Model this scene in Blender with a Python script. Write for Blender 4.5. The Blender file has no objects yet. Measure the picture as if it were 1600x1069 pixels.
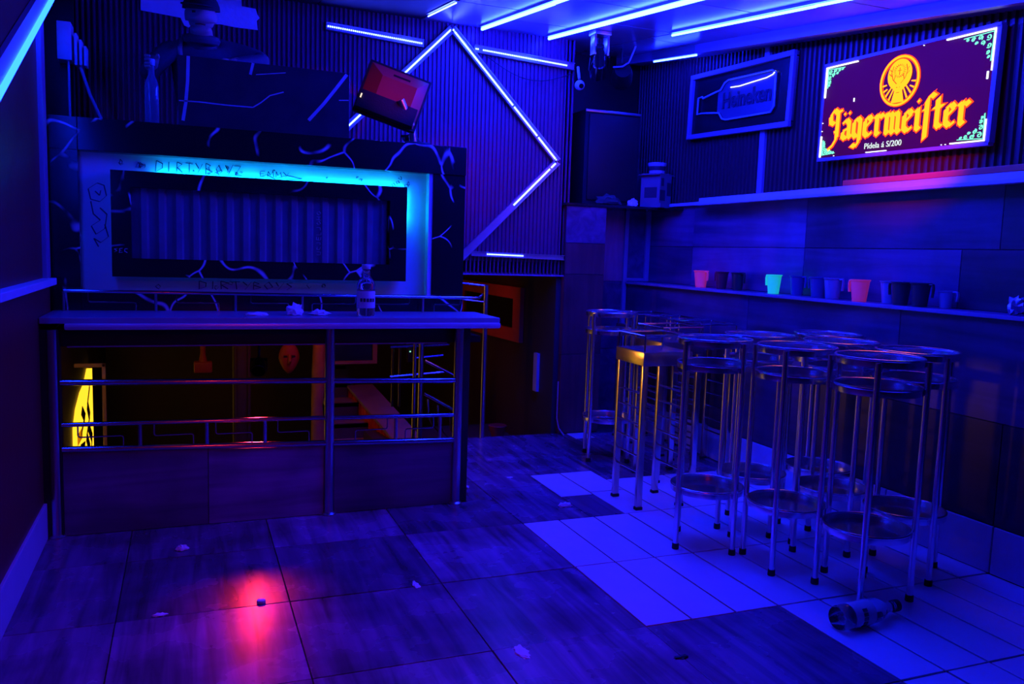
import bpy, bmesh, math, random
from mathutils import Vector, Matrix
random.seed(7)
PI = math.pi
sc = bpy.context.scene
COL = sc.collection

# ------------------------------------------------------------------ camera, world, exposure
cam_d = bpy.data.cameras.new('camera')
cam = bpy.data.objects.new('camera', cam_d)
COL.objects.link(cam)
sc.camera = cam
cam_d.sensor_width = 36.0
cam_d.sensor_fit = 'HORIZONTAL'
cam_d.lens = 1290.0 / 1600.0 * 36.0
cam_d.clip_start = 0.05
_R = Matrix(((0.9303305, 0.01006489, -0.36658403),
             (-0.36534111, 0.11210958, -0.92409811),
             (0.03179664, 0.99364488, 0.10797608)))
cam.matrix_world = Matrix.Translation((0, 0, 1.347)) @ _R.to_4x4()

world = bpy.data.worlds.new('world')
sc.world = world
world.use_nodes = True
world.node_tree.nodes['Background'].inputs[0].default_value = (0.0, 0.0, 0.0, 1)
world.node_tree.nodes['Background'].inputs[1].default_value = 0.0
vs = sc.view_settings
vs.view_transform = 'Standard'
vs.look = 'None'
vs.exposure = 0.0
vs.gamma = 1.0
vs.use_curve_mapping = False
sc.cycles.use_denoising = True
sc.cycles.sample_clamp_indirect = 6.0
sc.cycles.max_bounces = 8

BLUE = (0.003, 0.009, 1.0)          # colour of the LED strips
STRIP = 290.0                        # radiance of the ceiling strips
DOTS = 75.0                          # radiance of the wall LED dots

# ------------------------------------------------------------------ materials
MATS = {}
def _nt(name):
    m = bpy.data.materials.new(name); m.use_nodes = True
    return m, m.node_tree.nodes, m.node_tree.links, m.node_tree.nodes['Principled BSDF']
def plain(name, col, rough=0.5, metal=0.0, bump=0.0, bscale=60.0, var=0.12, spec=0.5, emit=None, estr=0.0, trans=0.0, alpha=1.0):
    """procedural base: slight noise variation of colour and roughness, optional fine bump"""
    m, N, L, b = _nt(name)
    tc = N.new('ShaderNodeTexCoord'); nz = N.new('ShaderNodeTexNoise')
    nz.inputs['Scale'].default_value = 9.0; nz.inputs['Detail'].default_value = 5.0
    L.new(tc.outputs['Object'], nz.inputs['Vector'])
    mix = N.new('ShaderNodeMixRGB')
    mix.inputs[1].default_value = tuple(c * (1 - var) for c in col) + (1,)
    mix.inputs[2].default_value = tuple(min(1, c * (1 + var)) for c in col) + (1,)
    L.new(nz.outputs['Fac'], mix.inputs[0]); L.new(mix.outputs[0], b.inputs['Base Color'])
    b.inputs['Roughness'].default_value = rough; b.inputs['Metallic'].default_value = metal
    b.inputs['Specular IOR Level'].default_value = spec
    if trans: b.inputs['Transmission Weight'].default_value = trans
    if alpha < 1: b.inputs['Alpha'].default_value = alpha
    if emit:
        b.inputs['Emission Color'].default_value = tuple(emit) + (1,); b.inputs['Emission Strength'].default_value = estr
    if bump:
        n2 = N.new('ShaderNodeTexNoise'); n2.inputs['Scale'].default_value = bscale; n2.inputs['Detail'].default_value = 4
        L.new(tc.outputs['Object'], n2.inputs['Vector'])
        bp = N.new('ShaderNodeBump'); bp.inputs['Strength'].default_value = bump; bp.inputs['Distance'].default_value = 0.01
        L.new(n2.outputs['Fac'], bp.inputs['Height']); L.new(bp.outputs[0], b.inputs['Normal'])
    MATS[name] = m
    return m
def emitter(name, col, strength):
    m = bpy.data.materials.new(name); m.use_nodes = True
    N = m.node_tree.nodes; L = m.node_tree.links; N.clear()
    o = N.new('ShaderNodeOutputMaterial'); e = N.new('ShaderNodeEmission')
    e.inputs[0].default_value = tuple(col) + (1,); e.inputs[1].default_value = strength
    L.new(e.outputs[0], o.inputs[0]); MATS[name] = m
    return m
def wood(name, c1, c2, rough, axis, scale=1.0, spec=0.5, dirt=0.0):
    """wood-look porcelain: long streaks along one axis, a random shift for each tile"""
    m, N, L, b = _nt(name)
    tc = N.new('ShaderNodeTexCoord'); oi = N.new('ShaderNodeObjectInfo')
    ge = N.new('ShaderNodeNewGeometry')
    mp = N.new('ShaderNodeMapping'); mp.vector_type = 'POINT'
    s = [14.0 * scale] * 3; s['xyz'.index(axis)] = 1.1 * scale
    mp.inputs['Scale'].default_value = s
    add = N.new('ShaderNodeVectorMath'); add.operation = 'ADD'
    cmb = N.new('ShaderNodeCombineXYZ'); mul = N.new('ShaderNodeMath'); mul.operation = 'MULTIPLY'; mul.inputs[1].default_value = 37.0
    L.new(oi.outputs['Random'], mul.inputs[0])
    for i in range(3): L.new(mul.outputs[0], cmb.inputs[i])
    L.new(ge.outputs['Position'], mp.inputs['Vector'])
    L.new(mp.outputs[0], add.inputs[0]); L.new(cmb.outputs[0], add.inputs[1])
    nz = N.new('ShaderNodeTexNoise'); nz.inputs['Scale'].default_value = 1.0; nz.inputs['Detail'].default_value = 7; nz.inputs['Distortion'].default_value = 0.6
    L.new(add.outputs[0], nz.inputs['Vector'])
    cr = N.new('ShaderNodeValToRGB'); cr.color_ramp.elements[0].position = 0.32; cr.color_ramp.elements[1].position = 0.72
    cr.color_ramp.elements[0].color = tuple(c1) + (1,); cr.color_ramp.elements[1].color = tuple(c2) + (1,)
    L.new(nz.outputs['Fac'], cr.inputs[0])
    vary = N.new('ShaderNodeHueSaturation'); vr = N.new('ShaderNodeMapRange')
    vr.inputs['To Min'].default_value = 0.7; vr.inputs['To Max'].default_value = 1.45
    L.new(oi.outputs['Random'], vr.inputs[0]); L.new(vr.outputs[0], vary.inputs['Value']); L.new(cr.outputs[0], vary.inputs['Color'])
    col = vary.outputs[0]
    n3 = N.new('ShaderNodeTexNoise'); n3.inputs['Scale'].default_value = 3.2; n3.inputs['Detail'].default_value = 6
    L.new(ge.outputs['Position'], n3.inputs['Vector'])
    if dirt:
        r3 = N.new('ShaderNodeValToRGB'); r3.color_ramp.elements[0].position = 0.36; r3.color_ramp.elements[1].position = 0.6
        r3.color_ramp.elements[0].color = (1 - dirt,) * 3 + (1,); r3.color_ramp.elements[1].color = (1, 1, 1, 1)
        L.new(n3.outputs['Fac'], r3.inputs[0])
        mm = N.new('ShaderNodeMixRGB'); mm.blend_type = 'MULTIPLY'; mm.inputs[0].default_value = 1
        L.new(col, mm.inputs[1]); L.new(r3.outputs[0], mm.inputs[2]); col = mm.outputs[0]
    L.new(col, b.inputs['Base Color'])
    rr = N.new('ShaderNodeMapRange'); rr.inputs['To Min'].default_value = rough * 0.6; rr.inputs['To Max'].default_value = rough * 1.5
    L.new(n3.outputs['Fac'], rr.inputs[0]); L.new(rr.outputs[0], b.inputs['Roughness'])
    b.inputs['Specular IOR Level'].default_value = spec
    bp = N.new('ShaderNodeBump'); bp.inputs['Strength'].default_value = 0.12; bp.inputs['Distance'].default_value = 0.004
    L.new(nz.outputs['Fac'], bp.inputs['Height']); L.new(bp.outputs[0], b.inputs['Normal'])
    MATS[name] = m
    return m
def marble(name, base, vein, scale, thick):
    m, N, L, b = _nt(name)
    ge = N.new('ShaderNodeNewGeometry')
    wn = N.new('ShaderNodeTexNoise'); wn.inputs['Scale'].default_value = 2.2; wn.inputs['Detail'].default_value = 2
    L.new(ge.outputs['Position'], wn.inputs['Vector'])
    sub = N.new('ShaderNodeVectorMath'); sub.operation = 'MULTIPLY_ADD'; sub.inputs[1].default_value = (0.5, 0.5, 0.5)
    L.new(wn.outputs['Color'], sub.inputs[0]); L.new(ge.outputs['Position'], sub.inputs[2])
    vo = N.new('ShaderNodeTexVoronoi'); vo.feature = 'DISTANCE_TO_EDGE'; vo.inputs['Scale'].default_value = scale
    L.new(sub.outputs[0], vo.inputs['Vector'])
    r = N.new('ShaderNodeValToRGB'); r.color_ramp.elements[0].position = thick * 0.35; r.color_ramp.elements[1].position = thick
    r.color_ramp.elements[0].color = (1, 1, 1, 1); r.color_ramp.elements[1].color = (0, 0, 0, 1)
    L.new(vo.outputs['Distance'], r.inputs[0])
    mk = N.new('ShaderNodeTexNoise'); mk.inputs['Scale'].default_value = 5.0; mk.inputs['Detail'].default_value = 2
    L.new(ge.outputs['Position'], mk.inputs['Vector'])
    mr = N.new('ShaderNodeValToRGB'); mr.color_ramp.elements[0].position = 0.45; mr.color_ramp.elements[1].position = 0.54
    L.new(mk.outputs['Fac'], mr.inputs[0])
    mu = N.new('ShaderNodeMath'); mu.operation = 'MULTIPLY'
    L.new(r.outputs[0], mu.inputs[0]); L.new(mr.outputs[0], mu.inputs[1])
    mix = N.new('ShaderNodeMixRGB'); mix.inputs[1].default_value = tuple(base) + (1,); mix.inputs[2].default_value = tuple(vein) + (1,)
    L.new(mu.outputs[0], mix.inputs[0]); L.new(mix.outputs[0], b.inputs['Base Color'])
    b.inputs['Roughness'].default_value = 0.22
    MATS[name] = m
    return m

wood('wood_tile', (0.11, 0.05, 0.10), (0.33, 0.16, 0.31), 0.25, 'y', 1.5, dirt=0.5)
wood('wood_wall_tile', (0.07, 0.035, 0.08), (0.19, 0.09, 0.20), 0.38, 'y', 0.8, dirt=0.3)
wood('wood_wall_shaded', (0.05, 0.02, 0.035), (0.12, 0.05, 0.085), 0.4, 'y', 0.8, dirt=0.3)  # this and the next two: wall wood with weaker light put into the colour
wood('wood_wall_dimmed', (0.05, 0.025, 0.055), (0.14, 0.065, 0.145), 0.38, 'y', 0.8, dirt=0.4)
wood('wood_wall_deep_shade', (0.018, 0.010, 0.014), (0.05, 0.025, 0.038), 0.45, 'y', 0.8, dirt=0.3)
wood('wood_bar_tile', (0.09, 0.05, 0.10), (0.26, 0.14, 0.27), 0.4, 'x', 0.7, dirt=0.35)
wood('wood_red_tile', (0.35, 0.09, 0.12), (0.62, 0.18, 0.26), 0.4, 'z', 0.9, dirt=0.3)
wood('wood_brown', (0.13, 0.03, 0.035), (0.24, 0.06, 0.06), 0.45, 'z', 0.9, dirt=0.3)
plain('white_tile', (0.84, 0.80, 0.86), 0.24, bump=0.03, var=0.08)
plain('light_tile', (0.55, 0.52, 0.60), 0.35, var=0.12)
plain('grout', (0.035, 0.03, 0.04), 0.85)
plain('steel', (0.62, 0.62, 0.66), 0.17, 1.0, var=0.05)
plain('steel_leg', (0.82, 0.82, 0.88), 0.24, 1.0, var=0.08)
plain('steel_dish', (0.78, 0.78, 0.84), 0.20, 1.0, var=0.1)
plain('steel_worn', (0.50, 0.50, 0.55), 0.30, 1.0, var=0.15)
plain('brass_steel', (0.70, 0.60, 0.50), 0.25, 1.0, var=0.1)
plain('rubber', (0.01, 0.01, 0.012), 0.7)
plain('wall_maroon', (0.20, 0.018, 0.014), 0.42, bump=0.1, bscale=25)
plain('wall_dark', (0.035, 0.022, 0.035), 0.6)
plain('black', (0.008, 0.008, 0.010), 0.5)
plain('black_gloss', (0.010, 0.010, 0.013), 0.15)
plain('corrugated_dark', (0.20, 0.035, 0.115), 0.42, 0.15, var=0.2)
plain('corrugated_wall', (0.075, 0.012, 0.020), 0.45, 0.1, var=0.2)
plain('corrugated_panel', (0.20, 0.19, 0.24), 0.5, 0.0, var=0.35)
plain('ceiling_panel', (0.42, 0.36, 0.46), 0.22, 0.35, var=0.1)
plain('ceiling_dark', (0.03, 0.02, 0.035), 0.5)
plain('white_trim', (0.70, 0.66, 0.74), 0.4, var=0.1)
plain('violet_trim', (0.36, 0.22, 0.34), 0.35, var=0.1)
plain('aluminium', (0.55, 0.55, 0.60), 0.35, 0.8)
plain('white_panel', (0.84, 0.84, 0.88), 0.38, var=0.06)
plain('ink', (0.02, 0.03, 0.10), 0.6)
plain('counter_top', (0.30, 0.26, 0.33), 0.28, bump=0.05, var=0.15)
plain('counter_nose', (0.70, 0.68, 0.80), 0.32, 0.5)
marble('black_marble', (0.010, 0.009, 0.013), (0.75, 0.75, 0.8), 2.3, 0.016)
marble('shield_marble', (0.032, 0.028, 0.045), (0.85, 0.85, 0.9), 2.0, 0.020)
plain('screen_stone', (0.034, 0.030, 0.048), 0.22, var=0.4)
plain('vein_white', (0.55, 0.55, 0.62), 0.35, var=0.3)
plain('paper', (0.75, 0.75, 0.78), 0.8, bump=0.3, bscale=40)
plain('jacket', (0.065, 0.060, 0.090), 0.75, bump=0.25, bscale=30, var=0.3)
plain('skin', (0.48, 0.28, 0.26), 0.5, var=0.1)
plain('cap_fabric', (0.010, 0.010, 0.016), 0.8, bump=0.1)
plain('monitor_plastic', (0.34, 0.05, 0.045), 0.28, var=0.1)
plain('speaker_black', (0.007, 0.007, 0.010), 0.7, bump=0.2, bscale=120)
plain('cardboard', (0.20, 0.17, 0.20), 0.8, var=0.2)
plain('tub', (0.55, 0.52, 0.60), 0.5, var=0.3)
plain('dust_green', (0.05, 0.07, 0.06), 0.9)
plain('red_wood', (0.45, 0.07, 0.05), 0.45, var=0.2)
plain('red_panel', (0.55, 0.06, 0.04), 0.5, var=0.15)
plain('plank_red', (0.85, 0.10, 0.035), 0.45, var=0.1)
plain('stone_dark', (0.05, 0.04, 0.05), 0.6, var=0.3)
plain('bark', (0.30, 0.17, 0.09), 0.7, bump=0.5, bscale=18, var=0.4)
plain('pale_frame', (0.60, 0.48, 0.36), 0.5)
plain('red_ornament', (0.24, 0.03, 0.02), 0.55, var=0.2)
plain('glass', (0.92, 0.93, 0.96), 0.03, trans=0.95, var=0.02)
plain('glass_blue', (0.86, 0.88, 0.95), 0.04, trans=0.97, var=0.02)
plain('glass_frost', (0.55, 0.58, 0.75), 0.12, trans=0.55, var=0.05)
plain('label_white', (0.70, 0.68, 0.62), 0.6, var=0.15)
plain('label_dark', (0.03, 0.03, 0.05), 0.6)
plain('cap_black', (0.015, 0.013, 0.015), 0.4)
plain('tissue', (0.85, 0.85, 0.88), 0.9, bump=0.4, bscale=70)
plain('plastic_white', (0.70, 0.70, 0.75), 0.4)
plain('lens', (0.005, 0.005, 0.01), 0.08)
plain('neon_off', (0.40, 0.55, 0.75), 0.25, var=0.05)
plain('bottle_plate', (0.10, 0.10, 0.15), 0.3, var=0.05)
plain('sign_face', (0.012, 0.010, 0.012), 0.25, spec=0.25)
plain('cable', (0.015, 0.012, 0.016), 0.6)
plain('cable_white', (0.5, 0.45, 0.6), 0.5)
# jugs: some are of fluorescent plastic, which gives off light of its own under the ultraviolet-blue strips
plain('jug_pink', (0.8, 0.12, 0.25), 0.35, emit=(1.0, 0.05, 0.16), estr=0.16, alpha=0.92)
plain('jug_coral', (0.8, 0.15, 0.25), 0.35, emit=(1.0, 0.05, 0.12), estr=0.13, alpha=0.95)
plain('jug_green', (0.15, 0.75, 0.45), 0.35, emit=(0.02, 0.9, 0.35), estr=0.33, alpha=0.92)
plain('jug_red', (0.30, 0.02, 0.04), 0.35, var=0.05)
plain('jug_clear', (0.40, 0.38, 0.50), 0.3, alpha=0.8)
plain('jug_blue', (0.16, 0.14, 0.30), 0.3, alpha=0.85)
plain('jug_olive', (0.05, 0.06, 0.045), 0.4, alpha=0.95)
emitter('led_strip', BLUE, STRIP)
emitter('led_strip_left', (0.002, 0.016, 1.0), 45.0)
emitter('led_dot', (0.02, 0.035, 1.0), DOTS)
emitter('led_cyan', (0.001, 0.34, 1.0), 60.0)
emitter('sign_yellow', (1.0, 0.55, 0.03), 1.25)
emitter('sign_orange', (1.0, 0.10, 0.015), 0.85)
emitter('sign_purple', (0.16, 0.0, 0.10), 0.30)
emitter('sign_mint', (0.35, 1.0, 0.75), 0.95)
emitter('sign_white', (1.0, 1.0, 1.0), 1.1)
emitter('sign_text_white', (0.85, 1.0, 1.0), 1.0)
emitter('poster_yellow', (1.0, 0.52, 0.02), 1.7)
emitter('poster_amber', (1.0, 0.28, 0.0), 0.55)
emitter('led_green', (0.25, 1.0, 0.55), 2.5)
emitter('led_status', (1.0, 0.75, 0.6), 1.2)

# ------------------------------------------------------------------ mesh helpers
class MB:
    def __init__(s): s.bm = bmesh.new()
    def _grow(s, verts, faces):
        vv = [s.bm.verts.new(v) for v in verts]
        for f in faces:
            try: s.bm.faces.new([vv[i] for i in f])
            except ValueError: pass
        return vv
    def box(s, x0, x1, y0, y1, z0, z1, bev=0.0, M=None):
        t = bmesh.new()
        bmesh.ops.create_cube(t, size=1.0)
        for v in t.verts:
            v.co = Vector(((x0 + x1) / 2 + v.co.x * (x1 - x0), (y0 + y1) / 2 + v.co.y * (y1 - y0), (z0 + z1) / 2 + v.co.z * (z1 - z0)))
        if bev: bmesh.ops.bevel(t, geom=t.edges[:], offset=bev, segments=2, affect='EDGES', profile=0.6)
        s.add(t, M); return s
    def add(s, t, M=None):
        if M is not None: bmesh.ops.transform(t, matrix=M, verts=t.verts)
        me = bpy.data.meshes.new('tmp'); t.to_mesh(me); t.free()
        s.bm.from_mesh(me); bpy.data.meshes.remove(me)
    def ring(s, c, n, b, r, seg):
        return [c + (n * math.cos(2 * PI * i / seg) + b * math.sin(2 * PI * i / seg)) * r for i in range(seg)]
    def tube(s, path, r, seg=10, closed=False, radii=None, sx=1.0):
        path = [Vector(p) for p in path]; k = len(path)
        tang = []
        for i in range(k):
            if closed: t = path[(i + 1) % k] - path[i - 1]
            elif i == 0: t = path[1] - path[0]
            elif i == k - 1: t = path[-1] - path[-2]
            else: t = (path[i + 1] - path[i]).normalized() + (path[i] - path[i - 1]).normalized()
            tang.append(t.normalized())
        up = Vector((0, 0, 1)) if abs(tang[0].z) < 0.9 else Vector((1, 0, 0))
        n = (up - tang[0] * up.dot(tang[0])).normalized()
        rows = []
        for i in range(k):
            n = (n - tang[i] * n.dot(tang[i])).normalized(); b = tang[i].cross(n)
            rr = radii[i] if radii else r
            if not closed and 0 < i < k - 1:
                c = max(0.35, tang[i].dot((path[i + 1] - path[i]).normalized()))
            else: c = 1.0
            rows.append([s.bm.verts.new(p) for p in s.ring(path[i], n, b * sx, rr, seg)])
        m = k if closed else k - 1
        for i in range(m):
            A, B = rows[i], rows[(i + 1) % k]
            for j in range(seg):
                s.bm.faces.new((A[j], A[(j + 1) % seg], B[(j + 1) % seg], B[j]))
        if not closed:
            s.bm.faces.new(rows[0][::-1]); s.bm.faces.new(rows[-1])
        return s
    def cyl(s, p, q, r, seg=12, r2=None):
        return s.tube([p, q], r, seg, radii=[r, r if r2 is None else r2])
    def lathe(s, prof, c=(0, 0, 0), seg=20, M=None):
        t = bmesh.new(); rows = []
        for (r, z) in prof:
            if r < 1e-6: rows.append([t.verts.new((0, 0, z))])
            else: rows.append([t.verts.new((r * math.cos(2 * PI * i / seg), r * math.sin(2 * PI * i / seg), z)) for i in range(seg)])
        for A, B in zip(rows, rows[1:]):
            for j in range(seg):
                a0, a1 = A[j % len(A)], A[(j + 1) % len(A)]; b0, b1 = B[j % len(B)], B[(j + 1) % len(B)]
                vs_ = []
                for v in (a0, a1, b1, b0):
                    if v not in vs_: vs_.append(v)
                if len(vs_) > 2: t.faces.new(vs_)
        bmesh.ops.transform(t, matrix=Matrix.Translation(c), verts=t.verts)
        s.add(t, M); return s
    def prism(s, poly, f, d0, d1):
        """poly: 2-D outline; f(u,v,d) -> 3-D; a slab between depths d0 and d1"""
        a = [s.bm.verts.new(f(u, v, d0)) for u, v in poly]; b = [s.bm.verts.new(f(u, v, d1)) for u, v in poly]
        k = len(poly)
        s.bm.faces.new(a); s.bm.faces.new(b[::-1])
        for i in range(k): s.bm.faces.new((a[i], b[i], b[(i + 1) % k], a[(i + 1) % k]))
        return s
    def strokes(s, lines, f, w, ang, d0, d1, extra=0.0):
        """broad-nib pen strokes"""
        nx, ny = math.cos(ang) * w / 2, math.sin(ang) * w / 2
        for ln in lines:
            for (x0, y0), (x1, y1) in zip(ln, ln[1:]):
                dx, dy = x1 - x0, y1 - y0; l = math.hypot(dx, dy) or 1e-6
                ex, ey = dx / l * extra, dy / l * extra
                px, py = -dy / l, dx / l
                k = nx * px + ny * py
                m = max(abs(k), w * 0.16) * (1 if k >= 0 else -1)
                ax, ay = nx, ny
                if abs(k) < w * 0.16: ax, ay = px * m, py * m
                g = extra / max(abs(m), 1e-6) + 1
                ax, ay = ax * g, ay * g
                P = [(x0 - ax - ex, y0 - ay - ey), (x0 + ax - ex, y0 + ay - ey), (x1 + ax + ex, y1 + ay + ey), (x1 - ax + ex, y1 - ay + ey)]
                s.prism(P, f, d0, d1)
        return s
    def build(s, name, mat, parent=None, label=None, smooth=True, kind=None):
        bmesh.ops.recalc_face_normals(s.bm, faces=s.bm.faces[:])
        me = bpy.data.meshes.new(name)
        if parent is not None:
            o0 = origin(parent)
            if o0.length > 0: bmesh.ops.translate(s.bm, verts=s.bm.verts[:], vec=-o0)
        s.bm.to_mesh(me); s.bm.free()
        return link(name, me, mat, parent, label, smooth, kind)
ORG = {}
def origin(o): return ORG.get(o.name, Vector((0, 0, 0)))
def link(name, me, mat, parent=None, label=None, smooth=True, kind=None):
    if mat is not None and not me.materials: me.materials.append(MATS[mat] if isinstance(mat, str) else mat)
    if smooth:
        me.polygons.foreach_set('use_smooth', [True] * len(me.polygons)); me.set_sharp_from_angle(angle=math.radians(38))
    o = bpy.data.objects.new(name, me); COL.objects.link(o)
    if parent is not None:
        o.parent = parent; ORG[o.name] = origin(parent)
    if label: o['label'] = label
    if kind: o['kind'] = kind
    return o
def thing(name, label, cat, loc=(0, 0, 0), group=None):
    o = bpy.data.objects.new(name, None); o.empty_display_size = 0.05; COL.objects.link(o)
    o.location = loc; ORG[o.name] = Vector(loc)
    o['label'] = label; o['category'] = cat
    if group: o['group'] = group
    return o
def tag(o, label, cat, group=None):
    o['label'] = label; o['category'] = cat
    if group: o['group'] = group
    return o
def struct(o, label=None):
    o['kind'] = 'structure'
    if label: o['label'] = label
    return o
def copy_tree(o, parent=None):
    c = o.copy(); COL.objects.link(c); c.parent = parent
    for ch in [x for x in o.children]: copy_tree(ch, c)
    return c
def recenter(o, loc):
    """move the origin of a one-mesh thing to loc"""
    o.data.transform(Matrix.Translation(-Vector(loc))); o.location = loc; return o
def corrugated(axis, a0, a1, z0, z1, pos, pitch, depth, out):
    """ribbed sheet: runs along axis 'x' or 'y', front surface at pos, ribs stand out by depth*out"""
    b = MB(); prof = []; a = a0
    while a < a1 - 1e-6:
        prof += [(a, 0), (a + pitch * 0.42, 0), (a + pitch * 0.55, 1), (a + pitch * 0.87, 1)]; a += pitch
    prof = [(min(p, a1), d) for p, d in prof] + [(a1, 0)]
    lo, hi = [], []
    for p, d in prof:
        q = pos + out * depth * d
        lo.append(b.bm.verts.new((p, q, z0) if axis == 'x' else (q, p, z0)))
        hi.append(b.bm.verts.new((p, q, z1(p)) if axis == 'x' and callable(z1) else (p, q, z1) if axis == 'x' else (q, p, z1(p) if callable(z1) else z1)))
    for i in range(len(prof) - 1):
        if (lo[i].co - lo[i + 1].co).length > 1e-6:
            b.bm.faces.new((lo[i], lo[i + 1], hi[i + 1], hi[i]))
    return b
def zc(y): return 2.222 + 0.118 * y          # the ceiling rises towards the far wall

# ================================================================== SETTING
# ---- floor: a bed of grout with separate tiles laid on it
fb = MB()
fb.box(-0.60, 3.30, -2.0, 4.12, -0.12, -0.006)
fb.box(1.40, 3.30, 4.12, 5.57, -0.12, -0.006)
fb.box(2.60, 3.30, 5.57, 5.87, -0.12, -0.006)
floor = struct(fb.build('floor', 'grout', smooth=False))
tile_cache = {}
def tile(rect, mat, z1=0.0, parent=None, gap=0.0045, th=0.012, name='tile'):
    x0, x1, y0, y1 = rect
    key = (round(x1 - x0, 3), round(y1 - y0, 3), mat, gap)
    if key not in tile_cache:
        b = MB(); w, h = (x1 - x0) / 2 - gap / 2, (y1 - y0) / 2 - gap / 2
        b.box(-w, w, -h, h, -th, 0, bev=0.0012)
        o = b.build(name, mat, None, smooth=False); tile_cache[key] = o.data
    else:
        o = bpy.data.objects.new(name, tile_cache[key]); COL.objects.link(o)
    o.parent = parent
    o.location = ((x0 + x1) / 2, (y0 + y1) / 2, z1 + random.uniform(-0.0012, 0.0006))
    o.rotation_euler = (random.uniform(-1, 1) * 0.0018, random.uniform(-1, 1) * 0.0018, 0)
    return o
XW = [-0.6, -0.245, 0.355, 0.955, 1.555, 2.155, 2.755, 3.30]
YW = [-1.7, -1.1, -0.5, 0.1, 0.7, 1.3, 1.9, 2.5, 3.1, 3.7]
def white_cells(x0, x1, y0, y1):
    k = max(1, round((x1 - x0) / 0.2))
    for i in range(k):
        tile((x0 + (x1 - x0) * i / k, x0 + (x1 - x0) * (i + 1) / k, y0, y1), 'white_tile', 0.0, floor, 0.009)
for j in range(len(YW) - 1):
    for i in range(len(XW) - 1):
        x0, x1, y0, y1 = XW[i], XW[i + 1], YW[j], YW[j + 1]
        w = (y0 >= 2.4 and x0 >= 1.5) or (0.6 < y0 < 2.4 and x0 >= 2.1)
        if w: white_cells(x0, x1, y0, y1)
        else: tile((x0, x1, y0, y1), 'wood_tile', 0.0, floor)
for r in [(-0.6, -0.245, 3.7, 4.12), (-0.245, 0.355, 3.7, 4.12), (0.355, 0.955, 3.7, 4.12), (0.955, 1.555, 3.7, 4.12),
          (1.40, 1.555, 4.12, 4.9), (1.40, 1.555, 4.9, 5.57), (1.555, 1.935, 3.7, 4.3), (1.935, 2.135, 3.7, 4.06),
          (1.555, 1.935, 4.3, 4.9), (1.935, 2.355, 4.52, 4.9), (2.355, 2.955, 4.32, 4.9), (2.955, 3.30, 4.32, 4.9),
          (1.555, 2.155, 4.9, 5.57), (2.155, 2.60, 4.9, 5.57), (2.60, 2.66, 4.9, 5.5), (2.82, 3.30, 4.9, 5.5)]:
    tile(r, 'wood_tile', 0.0, floor)
tile((2.66, 2.82, 4.9, 5.36), 'wood_tile', 0.0, floor)
for r in [(1.935, 2.135, 4.06, 4.52), (2.135, 2.355, 3.7, 4.10), (2.135, 2.355, 4.10, 4.52), (2.355, 2.555, 3.7, 4.32), (2.555, 2.755, 3.7, 4.32),
          (2.755, 2.955, 3.7, 4.32), (2.955, 3.13, 3.7, 4.32), (3.13, 3.30, 3.7, 4.32), (2.66, 2.82, 5.36, 5.54)]:
    tile(r, 'white_tile', 0.0, floor, 0.009)

# ---- right wall: lower bench wall (proud), ledge, upper tiled wall, corrugated sheet above
wl = MB(); wl.box(3.315, 3.62, -2.0, 5.87, -0.12, 1.128)
wall_right = struct(wl.build('wall_right', 'grout', smooth=False))
def wall_tile(y0, y1, z0, z1, x, mat, parent, gap=0.004):
    b = MB(); b.box(x, x + 0.012, y0 + gap / 2, y1 - gap / 2, z0 + gap / 2, z1 - gap / 2, bev=0.001)
    return b.build('tile', mat, parent, smooth=False)
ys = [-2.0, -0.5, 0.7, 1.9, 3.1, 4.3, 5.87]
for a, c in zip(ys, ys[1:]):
    wall_tile(a, c, 0.67, 1.128, 3.302, 'wood_wall_dimmed' if a > 3.0 else 'wood_wall_shaded', wall_right)  # tiles nearer the camera get the darker copy, as painted light falloff
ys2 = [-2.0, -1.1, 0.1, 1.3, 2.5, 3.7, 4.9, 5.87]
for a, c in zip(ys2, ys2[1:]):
    wall_tile(a, c, 0.215, 0.67, 3.302, 'wood_wall_shaded' if a > 3.0 else 'wood_wall_deep_shade', wall_right)  # lower row: painted shade, deeper towards the camera
bs = MB(); bs.box(3.300, 3.314, -2.0, 5.87, 0.0, 0.21)
base_r = struct(bs.build('baseboard_right', 'grout', smooth=False))
yy = -1.71
while yy < 5.8:
    b = MB(); b.box(3.290, 3.302, yy + 0.004, min(yy + 0.6, 5.86) - 0.004, 0.004, 0.213, bev=0.002)
    b.build('tile', 'light_tile', base_r, smooth=False); yy += 0.6
lg = MB(); lg.box(3.285, 3.50, -2.0, 5.87, 1.128, 1.143, bev=0.003)
struct(lg.build('trim_1', 'wood_wall_tile', smooth=False), 'narrow drinks ledge along the tiled wall')
le = MB(); le.box(3.279, 3.286, -2.0, 5.87, 1.126, 1.1445, bev=0.002)
struct(le.build('trim_2', 'violet_trim', smooth=False), 'pale edge strip of the drinks ledge')
wu = MB(); wu.box(3.512, 3.62, -2.0, 5.87, 1.143, 1.74)
wall_ru = struct(wu.build('wall_right_upper', 'grout', smooth=False))
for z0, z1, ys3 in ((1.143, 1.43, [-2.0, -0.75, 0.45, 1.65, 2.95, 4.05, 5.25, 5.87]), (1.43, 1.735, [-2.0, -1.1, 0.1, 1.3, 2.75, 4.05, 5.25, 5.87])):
    for a, c in zip(ys3, ys3[1:]): wall_tile(a, c, z0, z1, 3.50, 'wood_wall_tile' if a > 4.0 else 'wood_wall_dimmed' if a > 2.7 else 'wood_wall_shaded', wall_ru)  # colour steps down towards the camera in place of fading light
cp = MB(); cp.box(3.43, 3.64, -2.0, 5.1, 1.732, 1.775, bev=0.004); cp.box(3.40, 3.45, -2.0, 5.1, 1.722, 1.742, bev=0.003)
cp.box(3.47, 3.64, 5.1, 5.6, 1.732, 1.755, bev=0.003)
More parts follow.
